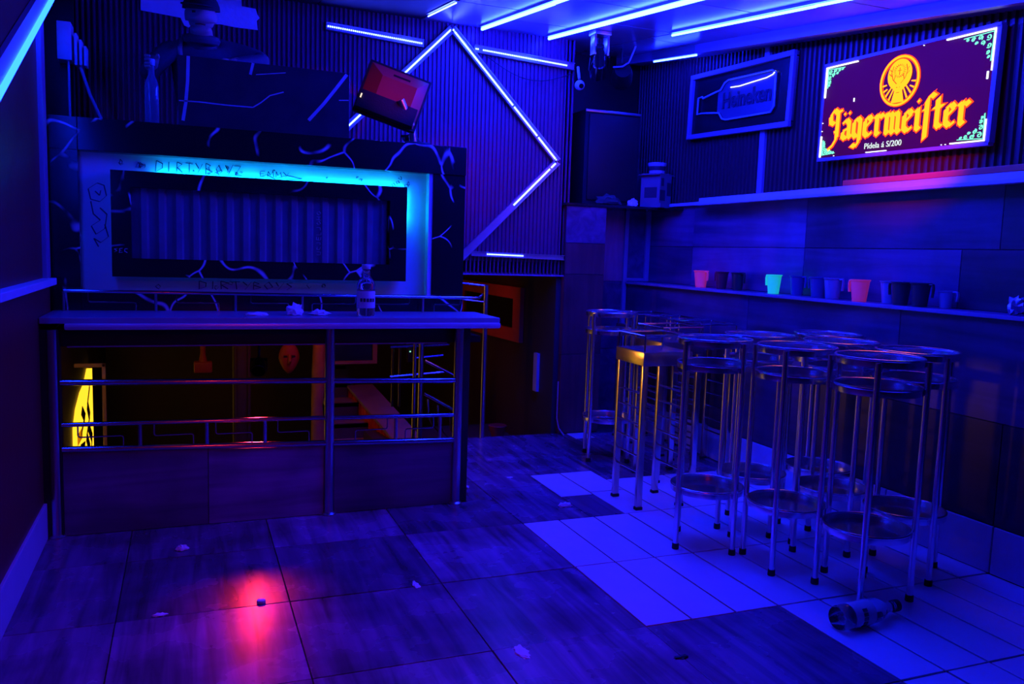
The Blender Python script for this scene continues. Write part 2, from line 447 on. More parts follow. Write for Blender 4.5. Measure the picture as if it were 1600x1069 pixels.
struct(cp.build('trim_3', 'white_trim', smooth=False), 'pale moulded cap along the top of the tiled wall')
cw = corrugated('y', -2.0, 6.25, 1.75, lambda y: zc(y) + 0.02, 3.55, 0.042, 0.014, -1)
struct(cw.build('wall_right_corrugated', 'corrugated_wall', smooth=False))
bb = MB(); bb.box(3.553, 3.60, -2.0, 6.3, 1.75, 3.1)
struct(bb.build('wall_right_backing', 'black', smooth=False))
jp = MB(); jp.box(3.522, 3.548, 4.53, 4.58, 1.775, 2.75, bev=0.003)
struct(jp.build('trim_4', 'violet_trim', smooth=False), 'vertical joint strip on the ribbed wall')

# ---- left wall
wl2 = MB(); wl2.box(-0.80, -0.60, -2.0, 4.12, -0.1, 1.14); wl2.box(-0.80, -0.60, 4.12, 4.44, -1.3, 1.14)
wl2.box(-0.82, -0.615, -2.0, 4.44, 1.14, 3.0)
wall_left = struct(wl2.build('wall_left', 'wall_maroon', smooth=False))
b = MB(); b.box(-0.62, -0.565, -2.0, 4.40, 1.128, 1.160, bev=0.004)
struct(b.build('trim_5', 'white_trim', smooth=False), 'pale cap rail on the low left wall')
b = MB(); b.box(-0.605, -0.588, -2.0, 4.10, 0.0, 0.165, bev=0.004)
struct(b.build('baseboard_left', 'light_tile', smooth=False))
b = MB(); b.box(-0.616, -0.595, 4.34, 4.445, 1.16, 2.42, bev=0.003)
struct(b.build('trim_6', 'violet_trim', smooth=False), 'upright violet corner strip at the end of the left wall')
b = MB(); b.box(-0.8, 3.62, -2.1, -2.0, -0.1, 3.0)
struct(b.build('wall_back', 'wall_maroon', smooth=False))

# ---- far wall: ribbed sheet with the diamond of light
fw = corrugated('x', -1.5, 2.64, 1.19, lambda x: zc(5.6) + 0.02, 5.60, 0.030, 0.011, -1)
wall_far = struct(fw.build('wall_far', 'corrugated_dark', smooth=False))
b = MB(); b.box(-1.5, 2.64, 5.603, 5.72, 1.19, 3.1)
struct(b.build('wall_far_backing', 'black', smooth=False))
b = MB(); b.box(1.47, 2.66, 5.56, 5.72, 1.180, 1.190)
struct(b.build('trim_7', 'violet_trim', smooth=False), 'thin soffit strip under the ribbed far wall')
# corner behind the loudspeaker
b = MB(); b.box(2.64, 3.62, 6.25, 6.35, 1.0, 3.15); b.box(2.56, 2.64, 5.6, 6.3, 1.19, 3.1)
struct(b.build('wall_corner', 'black', smooth=False))

# ---- tiled pillar and the short tiled wall beside it
b = MB(); b.box(2.612, 2.93, 5.562, 6.25, -0.1, 1.70)
pillar = struct(b.build('pillar', 'grout', smooth=False))
def front_tile(x0, x1, z0, z1, y, mat, parent, gap=0.004):
    bb_ = MB(); bb_.box(x0 + gap / 2, x1 - gap / 2, y - 0.012, y, z0 + gap / 2, z1 - gap / 2, bev=0.001)
    return bb_.build('tile', mat, parent, smooth=False)
front_tile(2.60, 2.93, 1.43, 1.715, 5.562, 'wood_wall_tile', pillar)
for z0, z1 in ((0.0, 0.6), (0.6, 1.2), (1.2, 1.43)): front_tile(2.60, 2.93, z0, z1, 5.562, 'wood_brown', pillar)
for z0, z1 in ((0.0, 0.6), (0.6, 1.2), (1.2, 1.715)):
    bt = MB(); bt.box(2.60, 2.612, 5.564, 6.2, z0 + 0.002, z1 - 0.002); bt.build('tile', 'wood_brown', pillar, smooth=False)
b = MB(); b.box(2.93, 3.52, 5.882, 6.25, -0.1, 1.70)
wall_short = struct(b.build('wall_tiled_return', 'grout', smooth=False))
for x0, x1, z0, z1, m in ((2.93, 3.28, 1.143, 1.715, 'wood_red_tile'), (3.28, 3.50, 1.143, 1.715, 'wood_wall_tile'), (2.93, 3.30, 0.6, 1.143, 'wood_wall_tile'), (2.93, 3.30, 0.0, 0.6, 'wood_wall_tile')):
    front_tile(x0, x1, z0, z1, 5.882, m, wall_short)
b = MB(); b.box(3.262, 3.296, 5.852, 5.872, 0.0, 1.715, bev=0.003); b.box(3.455, 3.497, 5.852, 5.872, 1.146, 1.715, bev=0.003); b.box(3.29, 3.46, 5.855, 5.872, 1.146, 1.172, bev=0.003)
struct(b.build('trim_8', 'violet_trim', smooth=False), 'pale metal corner strips of the tiled return')
b = MB(); b.box(2.58, 3.52, 5.535, 6.25, 1.702, 1.722, bev=0.003); b.box(3.44, 3.53, 5.4, 5.55, 1.70, 1.722)
struct(b.build('trim_9', 'black_gloss', smooth=False), 'dark deck on top of the tiled pillar')

# ---- ceiling: panels in a grid, dark boards on the left, cornice on the right
def slab(x0, x1, y0, y1, d0, d1, b=None):
    """a box parallel to the sloped ceiling: d0..d1 below/above its plane"""
    b = b or MB()
    v = [(x, y, zc(y) + d) for d in (d0, d1) for x, y in ((x0, y0), (x1, y0), (x1, y1), (x0, y1))]
    b._grow(v, [(0, 1, 2, 3), (7, 6, 5, 4), (0, 4, 5, 1), (1, 5, 6, 2), (2, 6, 7, 3), (3, 7, 4, 0)])
    return b
ceiling = struct(slab(-0.82, 3.62, -2.1, 6.35, 0.02, 0.10).build('ceiling', 'ceiling_dark', smooth=False))
px = [1.48, 1.90, 2.42, 2.94, 3.32]; py = [6.3, 5.1, 4.2, 3.3, 2.4, 1.5, 0.6, -0.3, -1.2, -2.0]
for i in range(4):
    off = 0.0 if i % 2 else 0.35
    for a, c in zip(py, py[1:]):
        y0, y1 = max(-2.0, c - off), min(6.3, a - off)
        if a == 6.3: y1 = 6.3
        slab(px[i] + 0.007, px[i + 1] - 0.007, y0 + 0.007, y1 - 0.007, 0.0, 0.02).build('panel', 'ceiling_panel', ceiling, smooth=False)
for i, (x0, x1) in enumerate(((-0.6, 0.1), (0.1, 0.8), (0.8, 1.48))):
    slab(x0 + 0.003, x1 - 0.003, -2.0, 5.6, 0.004, 0.02).build('panel', 'ceiling_dark', ceiling, smooth=False)
b = slab(3.34, 3.62, -2.0, 6.2, -0.035, 0.0); slab(3.30, 3.345, -2.0, 6.2, -0.062, 0.0, b)
struct(b.build('cornice', 'violet_trim', smooth=False), 'stepped cornice between ceiling and ribbed wall')

# ---- room below the booth, seen through the railing
b = MB(); b.box(-1.2, 2.62, 4.14, 10.0, -1.3, -1.2)
struct(b.build('floor_below', 'stone_dark', smooth=False))
b = MB(); b.box(-0.95, -0.82, 4.44, 10.0, -1.2, 1.2)
struct(b.build('wall_below_left', 'wall_dark', smooth=False))
b = MB(); b.box(-0.95, 2.62, 9.9, 10.0, -1.2, 1.4)
struct(b.build('wall_below_far', 'wall_dark', smooth=False))
b = MB(); b.box(2.56, 2.60, 5.6, 9.9, -1.2, 1.4)
struct(b.build('wall_below_right', 'wall_dark', smooth=False))
b = MB(); b.box(-0.95, 2.62, 5.6, 10.0, 1.20, 1.28)
struct(b.build('ceiling_below', 'wall_dark', smooth=False))
b = MB(); b.box(1.40, 2.56, 5.58, 6.9, -0.30, -0.20); b.box(1.40, 1.44, 4.16, 5.58, -1.2, -0.121)
struct(b.build('floor_landing', 'stone_dark', smooth=False))

# ================================================================== LED STRIPS
def ceiling_strip(name, x, y0, y1, label, kinks=(), d=-0.022, mat='led_strip', r=0.0105):
    t = thing(name, label, 'led strip', (x, y0, zc(y0) + d))
    pts = [y0] + list(kinks) + [y1]
    ch = MB(); lt = MB()
    ch_ = slab(x - 0.014, x + 0.014, y0, y1, d + 0.010, 0.002)
    ch_.build('channel', 'aluminium', t, smooth=False)
    dx = 0.0
    for a, c in zip(pts, pts[1:]):
        v = []
        for (px_, yy_, k) in ((x + dx, a, 0), (x + dx, c, 0)):
            v.append(Vector((px_, yy_, zc(yy_) + d)))
        lt.tube(v, r, 8); dx += 0.006
    lt.build('tube', mat, t)
    return t
ceiling_strip('led_strip', 1.885, 2.2, 5.50, 'long cyan-blue LED tube on the ceiling just above the diamond of lights', (4.3,))
ceiling_strip('led_strip', 2.385, 2.5, 5.52, 'long cyan-blue LED tube on the ceiling passing behind the hanging spotlight', (4.85, 3.6))
ceiling_strip('led_strip', 2.90, 2.5, 4.72, 'long cyan-blue LED tube on the ceiling next to the cornice', (3.4,), r=0.0075)
t = ceiling_strip('led_strip', 3.312, 5.05, 5.62, 'short cyan LED tube under the cornice above the bottle sign', (), -0.070, r=0.006)
t = ceiling_strip('led_strip', 1.47, 4.75, 5.35, 'short thin LED tube at the edge of the ceiling panels', (), -0.012, 'led_dot', r=0.004)

def led_bar(name, p, q, label, gaps=(), width=0.040, step=0.0135, n=Vector((0, -1, 0)), dotmat='led_dot', bodymat='aluminium', parent=None, side=0.0, dead=()):
    """aluminium channel with a row of LED dots between p and q, facing n"""
    p, q = Vector(p), Vector(q); d = (q - p); L_ = d.length; d.normalize(); u = n.cross(d).normalized()
    root = parent or thing(name, label, 'led strip', p)
    M = Matrix((( d.x, u.x, n.x), (d.y, u.y, n.y), (d.z, u.z, n.z))).to_4x4(); M.translation = p
    b = MB()
    b.box(0, L_, -width / 2, width / 2, -0.012, 0.004, M=M)
    b.box(0, L_, -width / 2, -width / 2 + 0.004, 0.004, 0.016, M=M); b.box(0, L_, width / 2 - 0.004, width / 2, 0.004, 0.016, M=M)
    ch = b.build('channel', bodymat, root, smooth=False)
    b = MB(); s_ = step
    while s_ < L_ - step / 2:
        f = s_ / L_
        if not any(a <= f <= c for a, c in dead):
            b.box(s_ - step * 0.28, s_ + step * 0.28, side - 0.0042, side + 0.0042, 0.004, 0.0075, M=M)
        s_ += step
    b.build('led_dots', dotmat, root, smooth=False, kind='stuff')
    return root
dia = thing('led_diamond', 'large diamond of blue LED bars on the ribbed far wall', 'led light', (1.70, 5.58, 1.18))
yD = 5.575
TOP, RGT, BOT, LFT = (1.700, yD, 2.845), (2.52, yD, 2.013), (1.70, yD, 1.195), (0.88, yD, 2.013)
for a, c, lab, dead in ((TOP, RGT, 'bright LED bar sloping down to the right corner', ((0.56, 0.575), (0.80, 0.81))), (RGT, BOT, 'LED bar of which the lower half is dark', ((0.0, 0.02), (0.06, 0.075), (0.40, 1.0))),
                (BOT, LFT, None, ((0.0, 0.3),)), (LFT, TOP, None, ())):
    P_, Q_ = Vector(a), Vector(c); d = (Q_ - P_).normalized(); u = Vector((0, -1, 0)).cross(d).normalized(); L_ = (Q_ - P_).length
    M = Matrix(((d.x, u.x, 0), (d.y, u.y, -1), (d.z, u.z, 0))).to_4x4(); M.translation = P_
    b = MB(); w = 0.05
    b.box(0, L_, -w / 2, w / 2, -0.012, 0.004, M=M); b.box(0, L_, -w / 2, -w / 2 + 0.004, 0.004, 0.02, M=M); b.box(0, L_, w / 2 - 0.004, w / 2, 0.004, 0.02, M=M)
    bar = b.build('led_bar', 'aluminium', dia, lab, smooth=False)
    b = MB(); s_ = 0.012
    while s_ < L_ - 0.01:
        if not any(p0 <= s_ / L_ <= p1 for p0, p1 in dead): b.box(s_ - 0.0045, s_ + 0.0045, -0.005, 0.005, 0.004, 0.008, M=M)
        s_ += 0.0125
    b.build('led_dots', 'led_dot', bar, smooth=False, kind='stuff')
led_bar('led_strip', (0.855, 5.575, 2.757), (1.505, 5.575, 2.722), 'dotted blue LED bar on the far wall to the left of the diamond', width=0.05)
led_bar('led_strip', (1.862, 5.575, 2.733), (2.625, 5.575, 2.693), 'dotted blue LED bar running from the diamond towards the security camera', width=0.05, dead=((0.05, 0.08), (0.93, 1.0)))
led_bar('led_strip', (1.88, 5.575, 1.330), (2.62, 5.575, 1.318), 'mostly dark LED bar under the diamond with a few lit dots', width=0.035, dead=((0.0, 0.16), (0.54, 1.0)))
# diagonal tube on the left wall
t = thing('led_strip', 'thick cyan LED tube running diagonally up the left wall', 'led strip', (-0.6, 3.0, 1.7))
b = MB(); b.box(0, 2.05, -0.075, 0.02, -0.012, 0.008, M=Matrix.Translation((-0.60, 2.85, 1.597)) @ Matrix(((0, 0, 1), (math.cos(0.463), -math.sin(0.463), 0), (math.sin(0.463), math.cos(0.463), 0))).to_4x4() @ Matrix.Diagonal((1, -1, 1, 1)))
b.build('channel', 'white_trim', t, smooth=False)
b = MB(); b.tube([(-0.588, 2.85, 1.583), (-0.588, 4.66, 2.485)], 0.013, 8); b.build('tube', 'led_strip_left', t)

# ================================================================== DJ BOOTH
booth = thing('dj_booth', 'black marble DJ booth with a glowing white panel in its front', 'dj booth', (0.43, 4.9, 0.862))
b = MB(); b.box(-0.60, 1.47, 4.165, 5.58, 0.862, 0.895); b.box(-0.55, 1.33, 4.165, 4.20, 0.895, 0.940)
b.build('platform', 'black', booth, smooth=False)
b = MB(); b.box(-0.50, 1.28, 4.155, 4.166, 0.858, 0.864); b.build('platform_edge', 'violet_trim', booth, smooth=False)
b = MB()
b.box(-0.80, -0.475, 4.50, 4.60, 0.897, 1.766, bev=0.002)      # left marble jamb
b.build('jamb', 'black_marble', booth, smooth=False)
b = MB(); b.box(1.285, 1.472, 4.50, 4.60, 0.897, 1.766, bev=0.002); b.build('jamb', 'black_marble', booth, smooth=False)
b = MB(); b.box(-0.475, 1.285, 4.50, 4.60, 0.897, 1.09, bev=0.002); b.build('sill', 'black_marble', booth, smooth=False)
b = MB(); b.box(-0.475, 1.472, 4.49, 4.66, 1.766, 1.922, bev=0.003); b.build('fascia', 'black_marble', booth, smooth=False)
b = MB(); b.box(-0.80, -0.475, 4.50, 4.66, 1.766, 1.922, bev=0.003); b.build('fascia', 'black_marble', booth, smooth=False)
b = MB(); b.box(-0.80, 1.472, 4.62, 5.10, 1.885, 1.92, bev=0.003); b.build('worktop', 'black_gloss', booth, smooth=False)
b = MB(); b.box(1.44, 1.472, 4.60, 5.10, 0.897, 1.885); b.build('side_panel', 'black_marble', booth, smooth=False)
pan = MB(); pan.box(-0.478, 1.288, 4.565, 4.585, 1.085, 1.77)
panel = pan.build('light_panel', 'white_panel', booth, 'white board scribbled with graffiti and lit by a hidden LED strip', smooth=False)
b = MB(); b.box(1.262, 1.285, 4.505, 4.566, 1.09, 1.766); b.build('return', 'white_trim', booth, smooth=False)
# inner black box frame, standing off the panel
X0, X1, Z0, Z1 = -0.335, 1.131, 1.168, 1.682
x0, x1, z0, z1 = -0.247, 1.037, 1.258, 1.604
b = MB()
for r in ((X0, X1, z1, Z1), (X0, X1, Z0, z0), (X0, x0, z0, z1), (x1, X1, z0, z1)):
    b.box(r[0], r[1], 4.475, 4.535, r[2], r[3])
inner = b.build('inner_frame', 'black_marble', booth, smooth=False)
b = corrugated('x', x0, x1, z0, z1, 4.530, 0.0803, 0.018, -1); b.build('ribbed_panel', 'corrugated_panel', booth, smooth=False)
b = MB(); b.box(x0 - 0.02, x1 + 0.02, 4.532, 4.537, z0 - 0.02, z1 + 0.02); b.build('back_board', 'black', booth, smooth=False)
b = MB(); b.box(-0.13, X1 - 0.004, 4.541, 4.549, Z1 - 0.018, Z1 - 0.006); b.box(X1 - 0.016, X1 - 0.006, 4.541, 4.549, 1.47, Z1 - 0.01)
b.build('led_strip', 'led_cyan', booth, 'cyan LED strip hidden behind the inner frame', smooth=False)
# graffiti
GL = {'D': [[(0, 0), (0, 1), (.5, .8), (.55, .3), (0, 0)]], 'I': [[(.15, 0), (.2, 1)]], 'R': [[(0, 0), (.05, 1), (.5, .8), (.05, .5), (.55, 0)]], 'T': [[(0, 1), (.6, .95)], [(.3, 1), (.28, 0)]],
      'Y': [[(0, 1), (.28, .5)], [(.6, 1), (.2, 0)]], 'B': [[(0, 0), (.03, 1), (.45, .8), (.05, .52), (.5, .25), (0, 0)]], 'O': [[(.3, 1), (.02, .55), (.25, 0), (.55, .4), (.3, 1)]], 'S': [[(.5, .9), (.1, .8), (.45, .35), (.05, .05)]],
      'E': [[(.5, 1), (0, .95), (.02, .5), (.4, .52)], [(.02, .5), (.05, 0), (.5, .05)]], 'M': [[(0, 0), (.1, 1), (.3, .3), (.5, 1), (.6, 0)]], 'N': [[(0, 0), (.05, 1), (.45, 0), (.5, 1)]], 'Z': [[(0, 1), (.5, 1), (.05, .1), (.55, 0)]],
      'U': [[(0, 1), (.05, .1), (.4, .05), (.45, 1)]], 'C': [[(.5, .85), (.1, .9), (.02, .3), (.45, .05)]], 'J': [[(.35, 1), (.35, .15), (0, .1)]], 'L': [[(.05, 1), (.05, 0), (.45, .02)]], 'H': [[(0, 0), (.03, 1)], [(.45, 0), (.48, 1)], [(0, .5), (.45, .52)]]}
def graffiti(text, x, z, h, w, mat='ink', jit=0.06, th=0.006, y=4.5645, parent=None, vertical=False):
    b = MB(); cx = 0.0
    for ch in text:
        for ln in GL.get(ch, []):
            pts = [((u + random.uniform(-jit, jit)), (v + random.uniform(-jit, jit))) for u, v in ln]
            if vertical: pts = [(x - v * w, z + (cx + u) * h) for u, v in pts]
            else: pts = [(x + (cx + u) * w, z + v * h) for u, v in pts]
            b.strokes([pts], lambda u, v, d: (u, y - d, v), th, 0.6, 0, 0.0012)
        cx += 0.78
    return b.build('graffiti', mat, parent or panel, 'dark hand-drawn graffiti lettering', smooth=False, kind='stuff')
graffiti('DIRTYBOYZ', -0.135, 1.694, 0.052, 0.060, th=0.0045)
graffiti('EMMY', 0.365, 1.700, 0.028, 0.050, th=0.004)
graffiti('DIRTYBOYS', 0.06, 1.108, 0.040, 0.070, th=0.0055)
def scrawl(n, x0, x1, z0, z1, size):
    b = MB()
    for k in range(n):
        cx_, cz_ = random.uniform(x0, x1), random.uniform(z0, z1); a = random.uniform(0, 6); pts = []
        for i in range(random.randint(4, 8)):
            pts.append((cx_ + size * math.cos(a) * random.uniform(.3, 1), cz_ + size * math.sin(a) * random.uniform(.3, 1))); a += random.uniform(.8, 2.2)
        b.strokes([pts], lambda u, v, d: (u, 4.5645 - d, v), 0.0035, 0.6, 0, 0.0012)
    return b.build('graffiti', 'ink', panel, 'small dark scribbles', smooth=False, kind='stuff')
scrawl(14, -0.1, 1.0, 1.695, 1.735, 0.009)
scrawl(5, 1.05, 1.2, 1.69, 1.745, 0.016)
scrawl(6, -0.45, 0.9, 1.10, 1.14, 0.016)
scrawl(4, -0.30, -0.15, 1.70, 1.745, 0.018)
b = MB()
lp = [(-.40, 1.62), (-.44, 1.59), (-.43, 1.54), (-.39, 1.53), (-.36, 1.56), (-.37, 1.61), (-.40, 1.62)]
l2 = [(-.43, 1.53), (-.42, 1.47), (-.39, 1.44), (-.43, 1.41), (-.41, 1.37), (-.37, 1.40), (-.36, 1.47), (-.39, 1.50)]
l3 = [(-.41, 1.58), (-.39, 1.56), (-.385, 1.585)]; l4 = [(-.37, 1.42), (-.355, 1.36), (-.39, 1.33), (-.42, 1.35), (-.40, 1.31)]
b.strokes([lp, l2, l3, l4], lambda u, v, d: (u, 4.5645 - d, v), 0.006, 0.6, 0, 0.0012)
b.build('graffiti', 'ink', panel, 'tall bubble graffiti scribble', smooth=False, kind='stuff')
b = MB()
b.strokes([[(.34, 1.688), (.40, 1.71), (.44, 1.69), (.50, 1.712), (.58, 1.700), (.50, 1.69)]], lambda u, v, d: (u, 4.5645 - d, v), 0.005, 0.6, 0, 0.0012)
b.build('graffiti', 'ink', panel, 'zigzag scribble', smooth=False)
graffiti('UCJELJOHO', 0.672, 1.30, 0.034, 0.022, mat='label_white', th=0.0035, y=4.5115, parent=booth, vertical=True)
graffiti('SEC', -0.325, 1.285, 0.022, 0.030, mat='label_white', th=0.004, y=4.474, parent=booth)
# marble screen on the booth top
b = MB(); b.box(-0.028, 0.837, 4.62, 4.65, 1.921, 2.283, bev=0.002)
sh = b.build('equipment_screen', 'screen_stone', None, smooth=False)
tag(recenter(sh, (0.4, 4.635, 1.921)), 'upright dark marble screen hiding the equipment on the DJ booth', 'screen'); ORG[sh.name] = Vector((0.4, 4.635, 1.921))
for ln_, w_ in (([(.022, 2.282), (.018, 2.16), (.008, 2.05), (-.006, 1.96)], .016), ([(.336, 2.282), (.322, 2.222)], .014), ([(-.024, 2.058), (.08, 2.060), (.20, 2.056), (.335, 2.057), (.375, 2.085), (.42, 2.125), (.49, 2.15)], .006),
                ([(.62, 2.015), (.70, 2.11), (.76, 2.19), (.822, 2.275)], .017), ([(.35, 2.225), (.47, 2.245), (.50, 2.25)], .004), ([(.78, 2.135), (.832, 2.14)], .005)):
    b = MB(); n_ = len(ln_)
    for (a0, c0), (a1, c1) in zip(ln_, ln_[1:]):
        l_ = math.hypot(a1 - a0, c1 - c0); qx, qz = -(c1 - c0) / l_ * w_ / 2, (a1 - a0) / l_ * w_ / 2
        b.prism([(a0 - qx, c0 - qz), (a0 + qx, c0 + qz), (a1 + qx, c1 + qz), (a1 - qx, c1 - qz)], lambda u, v, d: (u, 4.6205 - d, v), 0.0, 0.001)
    b.build('vein', 'vein_white', sh, smooth=False)

# monitor seen from behind, tilted on its arm
mon = thing('monitor', 'reddish monitor seen from behind, tilted on its stand on the booth', 'monitor', (1.20, 4.80, 1.92))
M = Matrix.Translation((1.115, 4.80, 2.215)) @ Matrix.Rotation(math.radians(21), 4, 'Y') @ Matrix.Rotation(math.radians(-10), 4, 'X') @ Matrix.Rotation(math.radians(-14), 4, 'Z')
b = MB(); b.box(-0.185, 0.185, -0.015, 0.02, -0.165, 0.165, bev=0.008, M=M); b.build('bezel', 'speaker_black', mon)
b = MB(); t_ = bmesh.new()
o_ = [(-.175, -.150), (.175, -.150), (.175, .155), (-.175, .155)]; i_ = [(-.085, -.135), (.12, -.135), (.12, .075), (-.085, .075)]
b._grow([M @ Vector((u, -0.012, v)) for u, v in o_] + [M @ Vector((u, -0.060, v)) for u, v in i_], [(0, 1, 5, 4), (1, 2, 6, 5), (2, 3, 7, 6), (3, 0, 4, 7), (4, 5, 6, 7)]); t_.free()
b.build('rear_shell', 'monitor_plastic', mon, smooth=False)
b = MB(); b.box(-0.03, 0.07, -0.045, -0.035, 0.088, 0.112, M=M); b.build('rear_vent', 'black', mon, smooth=False)
b = MB(); b.box(-0.175, 0.165, -0.062, -0.018, -0.155, -0.045, bev=0.004, M=M); b.build('rear_cover', 'speaker_black', mon)
b = MB(); b.tube([M @ Vector((0.055, -0.07, -0.03)), (1.215, 4.74, 2.06), (1.235, 4.76, 1.95)], 0.022, 10); b.build('stand_arm', 'steel_worn', mon)
b = MB(); b.box(1.05, 1.36, 4.68, 4.90, 1.921, 1.94, bev=0.004); b.build('stand_base', 'speaker_black', mon)
b = MB(); b.box(-0.162, -0.155, -0.068, -0.062, -0.10, -0.075, M=M); b.build('status_light', 'led_status', mon, smooth=False)
b = MB(); b.box(1.13, 1.27, 4.52, 4.60, 1.922, 1.936, bev=0.003); k_ = b.build('cable_cover', 'shield_marble', None)
tag(recenter(k_, (1.2, 4.56, 1.922)), 'small grey strip lying on the booth edge below the monitor', 'strip')

# ================================================================== COUNTER WITH RAILING
bar = thing('bar_counter', 'steel-railed counter with a wood-look tile base in front of the booth', 'counter', (0.4, 4.12, 0))
b = MB(); b.box(-0.598, 1.545, 4.075, 4.495, 0.972, 1.0, bev=0.004); b.build('counter_top', 'counter_top', bar, smooth=False)
b = MB(); b.box(-0.50, 1.545, 4.058, 4.110, 0.945, 0.974, bev=0.010); b.build('counter_edge', 'counter_nose', bar)
POSTS = (-0.552, 0.660, 1.330)
for i, x in enumerate(POSTS):
    b = MB(); b.cyl((x, 4.105, 0.012), (x, 4.105, 0.945), 0.024, 16); p_ = b.build('post', 'steel_worn', bar)
    b = MB(); b.lathe([(0, 0), (0.036, 0), (0.036, 0.006), (0.026, 0.014), (0, 0.014)], (x, 4.105, 0.0)); b.build('foot_plate', 'steel_worn', p_)
for (xa, xb, za, zb) in ((-0.552, 0.66, 0.708, 0.685), (0.66, 1.33, 0.683, 0.668)):
    b = MB(); b.cyl((xa, 4.105, za), (xb, 4.105, zb), 0.0145, 12); b.build('rail', 'steel', bar)
for (xa, xb, za, zb) in ((-0.552, 0.66, 0.516, 0.497), (0.66, 1.33, 0.495, 0.482)):
    b = MB(); b.cyl((xa, 4.105, za), (xb, 4.105, zb), 0.0105, 10); b.build('rail', 'steel', bar)
for (xa, xb, za, zb) in ((-0.552, 0.66, 0.404, 0.368), (0.66, 1.33, 0.366, 0.348)):
    b = MB(); b.cyl((xa, 4.105, za), (xb, 4.105, zb), 0.0145, 12); b.build('rail', 'steel', bar)
def zlow(x): return 0.404 - (x + 0.552) / 1.882 * 0.056
def zmid(x): return 0.516 - (x + 0.552) / 1.882 * 0.034
ST = [-0.552, 0.10 - 0.0, 0.10 + 0.29, 0.66]
stanch = [-0.21 + 0.0, 0.085, 0.345]
for x in (-0.205, 0.085, 0.35, 1.0, 1.235):
    b = MB(); b.cyl((x, 4.105, zlow(x)), (x, 4.105, zmid(x)), 0.009, 8); b.build('stanchion', 'steel_worn', bar)
def key_rod(xa, xb, zt, zb, y, flip=False, r=0.0035, ends=True):
    """thin bent rod: down, across, down"""
    zm = (zt + zb) / 2; c = 0.010
    pts = [(xa, zt), (xa, zm + c), (xa + c * .3, zm + c * .3), (xa + c, zm), (xb - c, zm), (xb - c * .3, zm - c * .3), (xb, zm - c), (xb, zb)]
    if flip: pts = [((xa + xb) - u, v) for u, v in pts]
    m_ = MB(); m_.tube([(u, y, v) for u, v in pts], r, 6); return m_
for xa, xb, fl in ((-0.46, -0.275, False), (-0.145, 0.025, False), (0.125, 0.29, False), (0.41, 0.56, False), (0.79, 0.955, True), (1.05, 1.20, True)):
    key_rod(xa, xb, zmid(xa), zlow(xb), 4.105, fl).build('key_rod', 'steel', bar)
# tiled base
bs_ = MB(); bs_.box(-0.552, 1.33, 4.118, 4.16, 0.0, 0.34); base = bs_.build('base', 'grout', bar, smooth=False)
for xa, xb in ((-0.525, 0.09), (0.09, 0.636), (0.684, 1.31)):
    b = MB(); zt = zlow((xa + xb) / 2) - 0.012
    v = [(x, y, z) for y in (4.106, 4.118) for x, z in ((xa + .002, 0.003), (xb - .002, 0.003), (xb - .002, zlow(xb) - 0.016), (xa + .002, zlow(xa) - 0.016))]
    b._grow(v, [(0, 1, 2, 3), (7, 6, 5, 4), (0, 4, 5, 1), (1, 5, 6, 2), (2, 6, 7, 3), (3, 7, 4, 0)])
    b.build('tile', 'wood_bar_tile', base, smooth=False)
b = MB(); b.box(-0.60, -0.525, 4.09, 4.16, 0.0, 0.945); b.build('end_jamb', 'black', bar, smooth=False)
b = MB(); b.box(1.335, 1.40, 4.13, 4.17, 0.0, 0.945); b.build('end_jamb', 'black', bar, smooth=False)
# low gallery rail on the back of the counter
gal = thing('gallery_rail', 'low steel gallery rail with bent key rods along the back of the counter', 'rail', (0.45, 4.45, 1.0))
b = MB(); b.tube([(-0.545, 4.45, 1.097), (1.515, 4.45, 1.081), (1.56, 4.47, 1.080), (1.72, 4.86, 1.078)], 0.0085, 10); b.build('rail', 'steel', gal)
for x in (-0.545, -0.14, 0.235, 0.57, 0.895, 1.225):
    b = MB(); b.cyl((x, 4.45, 1.0), (x, 4.45, 1.092), 0.007, 8); b.build('stanchion', 'steel_worn', gal)
for xa, xb, fl in ((-0.44, -0.23, False), (-0.045, 0.155, False), (0.31, 0.50, False), (0.62, 0.85, True), (0.94, 1.15, True), (1.29, 1.445, True)):
    key_rod(xa, xb, 1.088, 1.0, 4.45, fl, 0.0032).build('key_rod', 'steel', gal)
# railing at the head of the stairs
rl = thing('stair_railing', 'thin steel stair railing behind the end of the counter', 'railing', (1.99, 5.565, 0))
b = MB(); b.cyl((1.99, 5.55, 0.0), (1.99, 5.55, 1.11), 0.017, 14); b.build('post', 'steel_worn', rl)
b = MB(); b.lathe([(0, 0), (0.03, 0.005), (0.034, 0.03), (0.02, 0.05), (0, 0.05)], (1.99, 5.55, 0.845)); b.build('bracket', 'steel', rl)
for za, zb, r in ((1.122, 1.103, 0.008), (1.008, 0.987, 0.006)):
    b = MB(); b.cyl((1.50, 5.55, za + 0.03), (1.99, 5.55, zb), r, 8); b.build('rail', 'steel', rl)
b = MB(); b.cyl((1.56, 5.55, 1.127), (1.985, 5.55, 1.110), 0.004, 6); b.build('led_line', 'steel', rl)

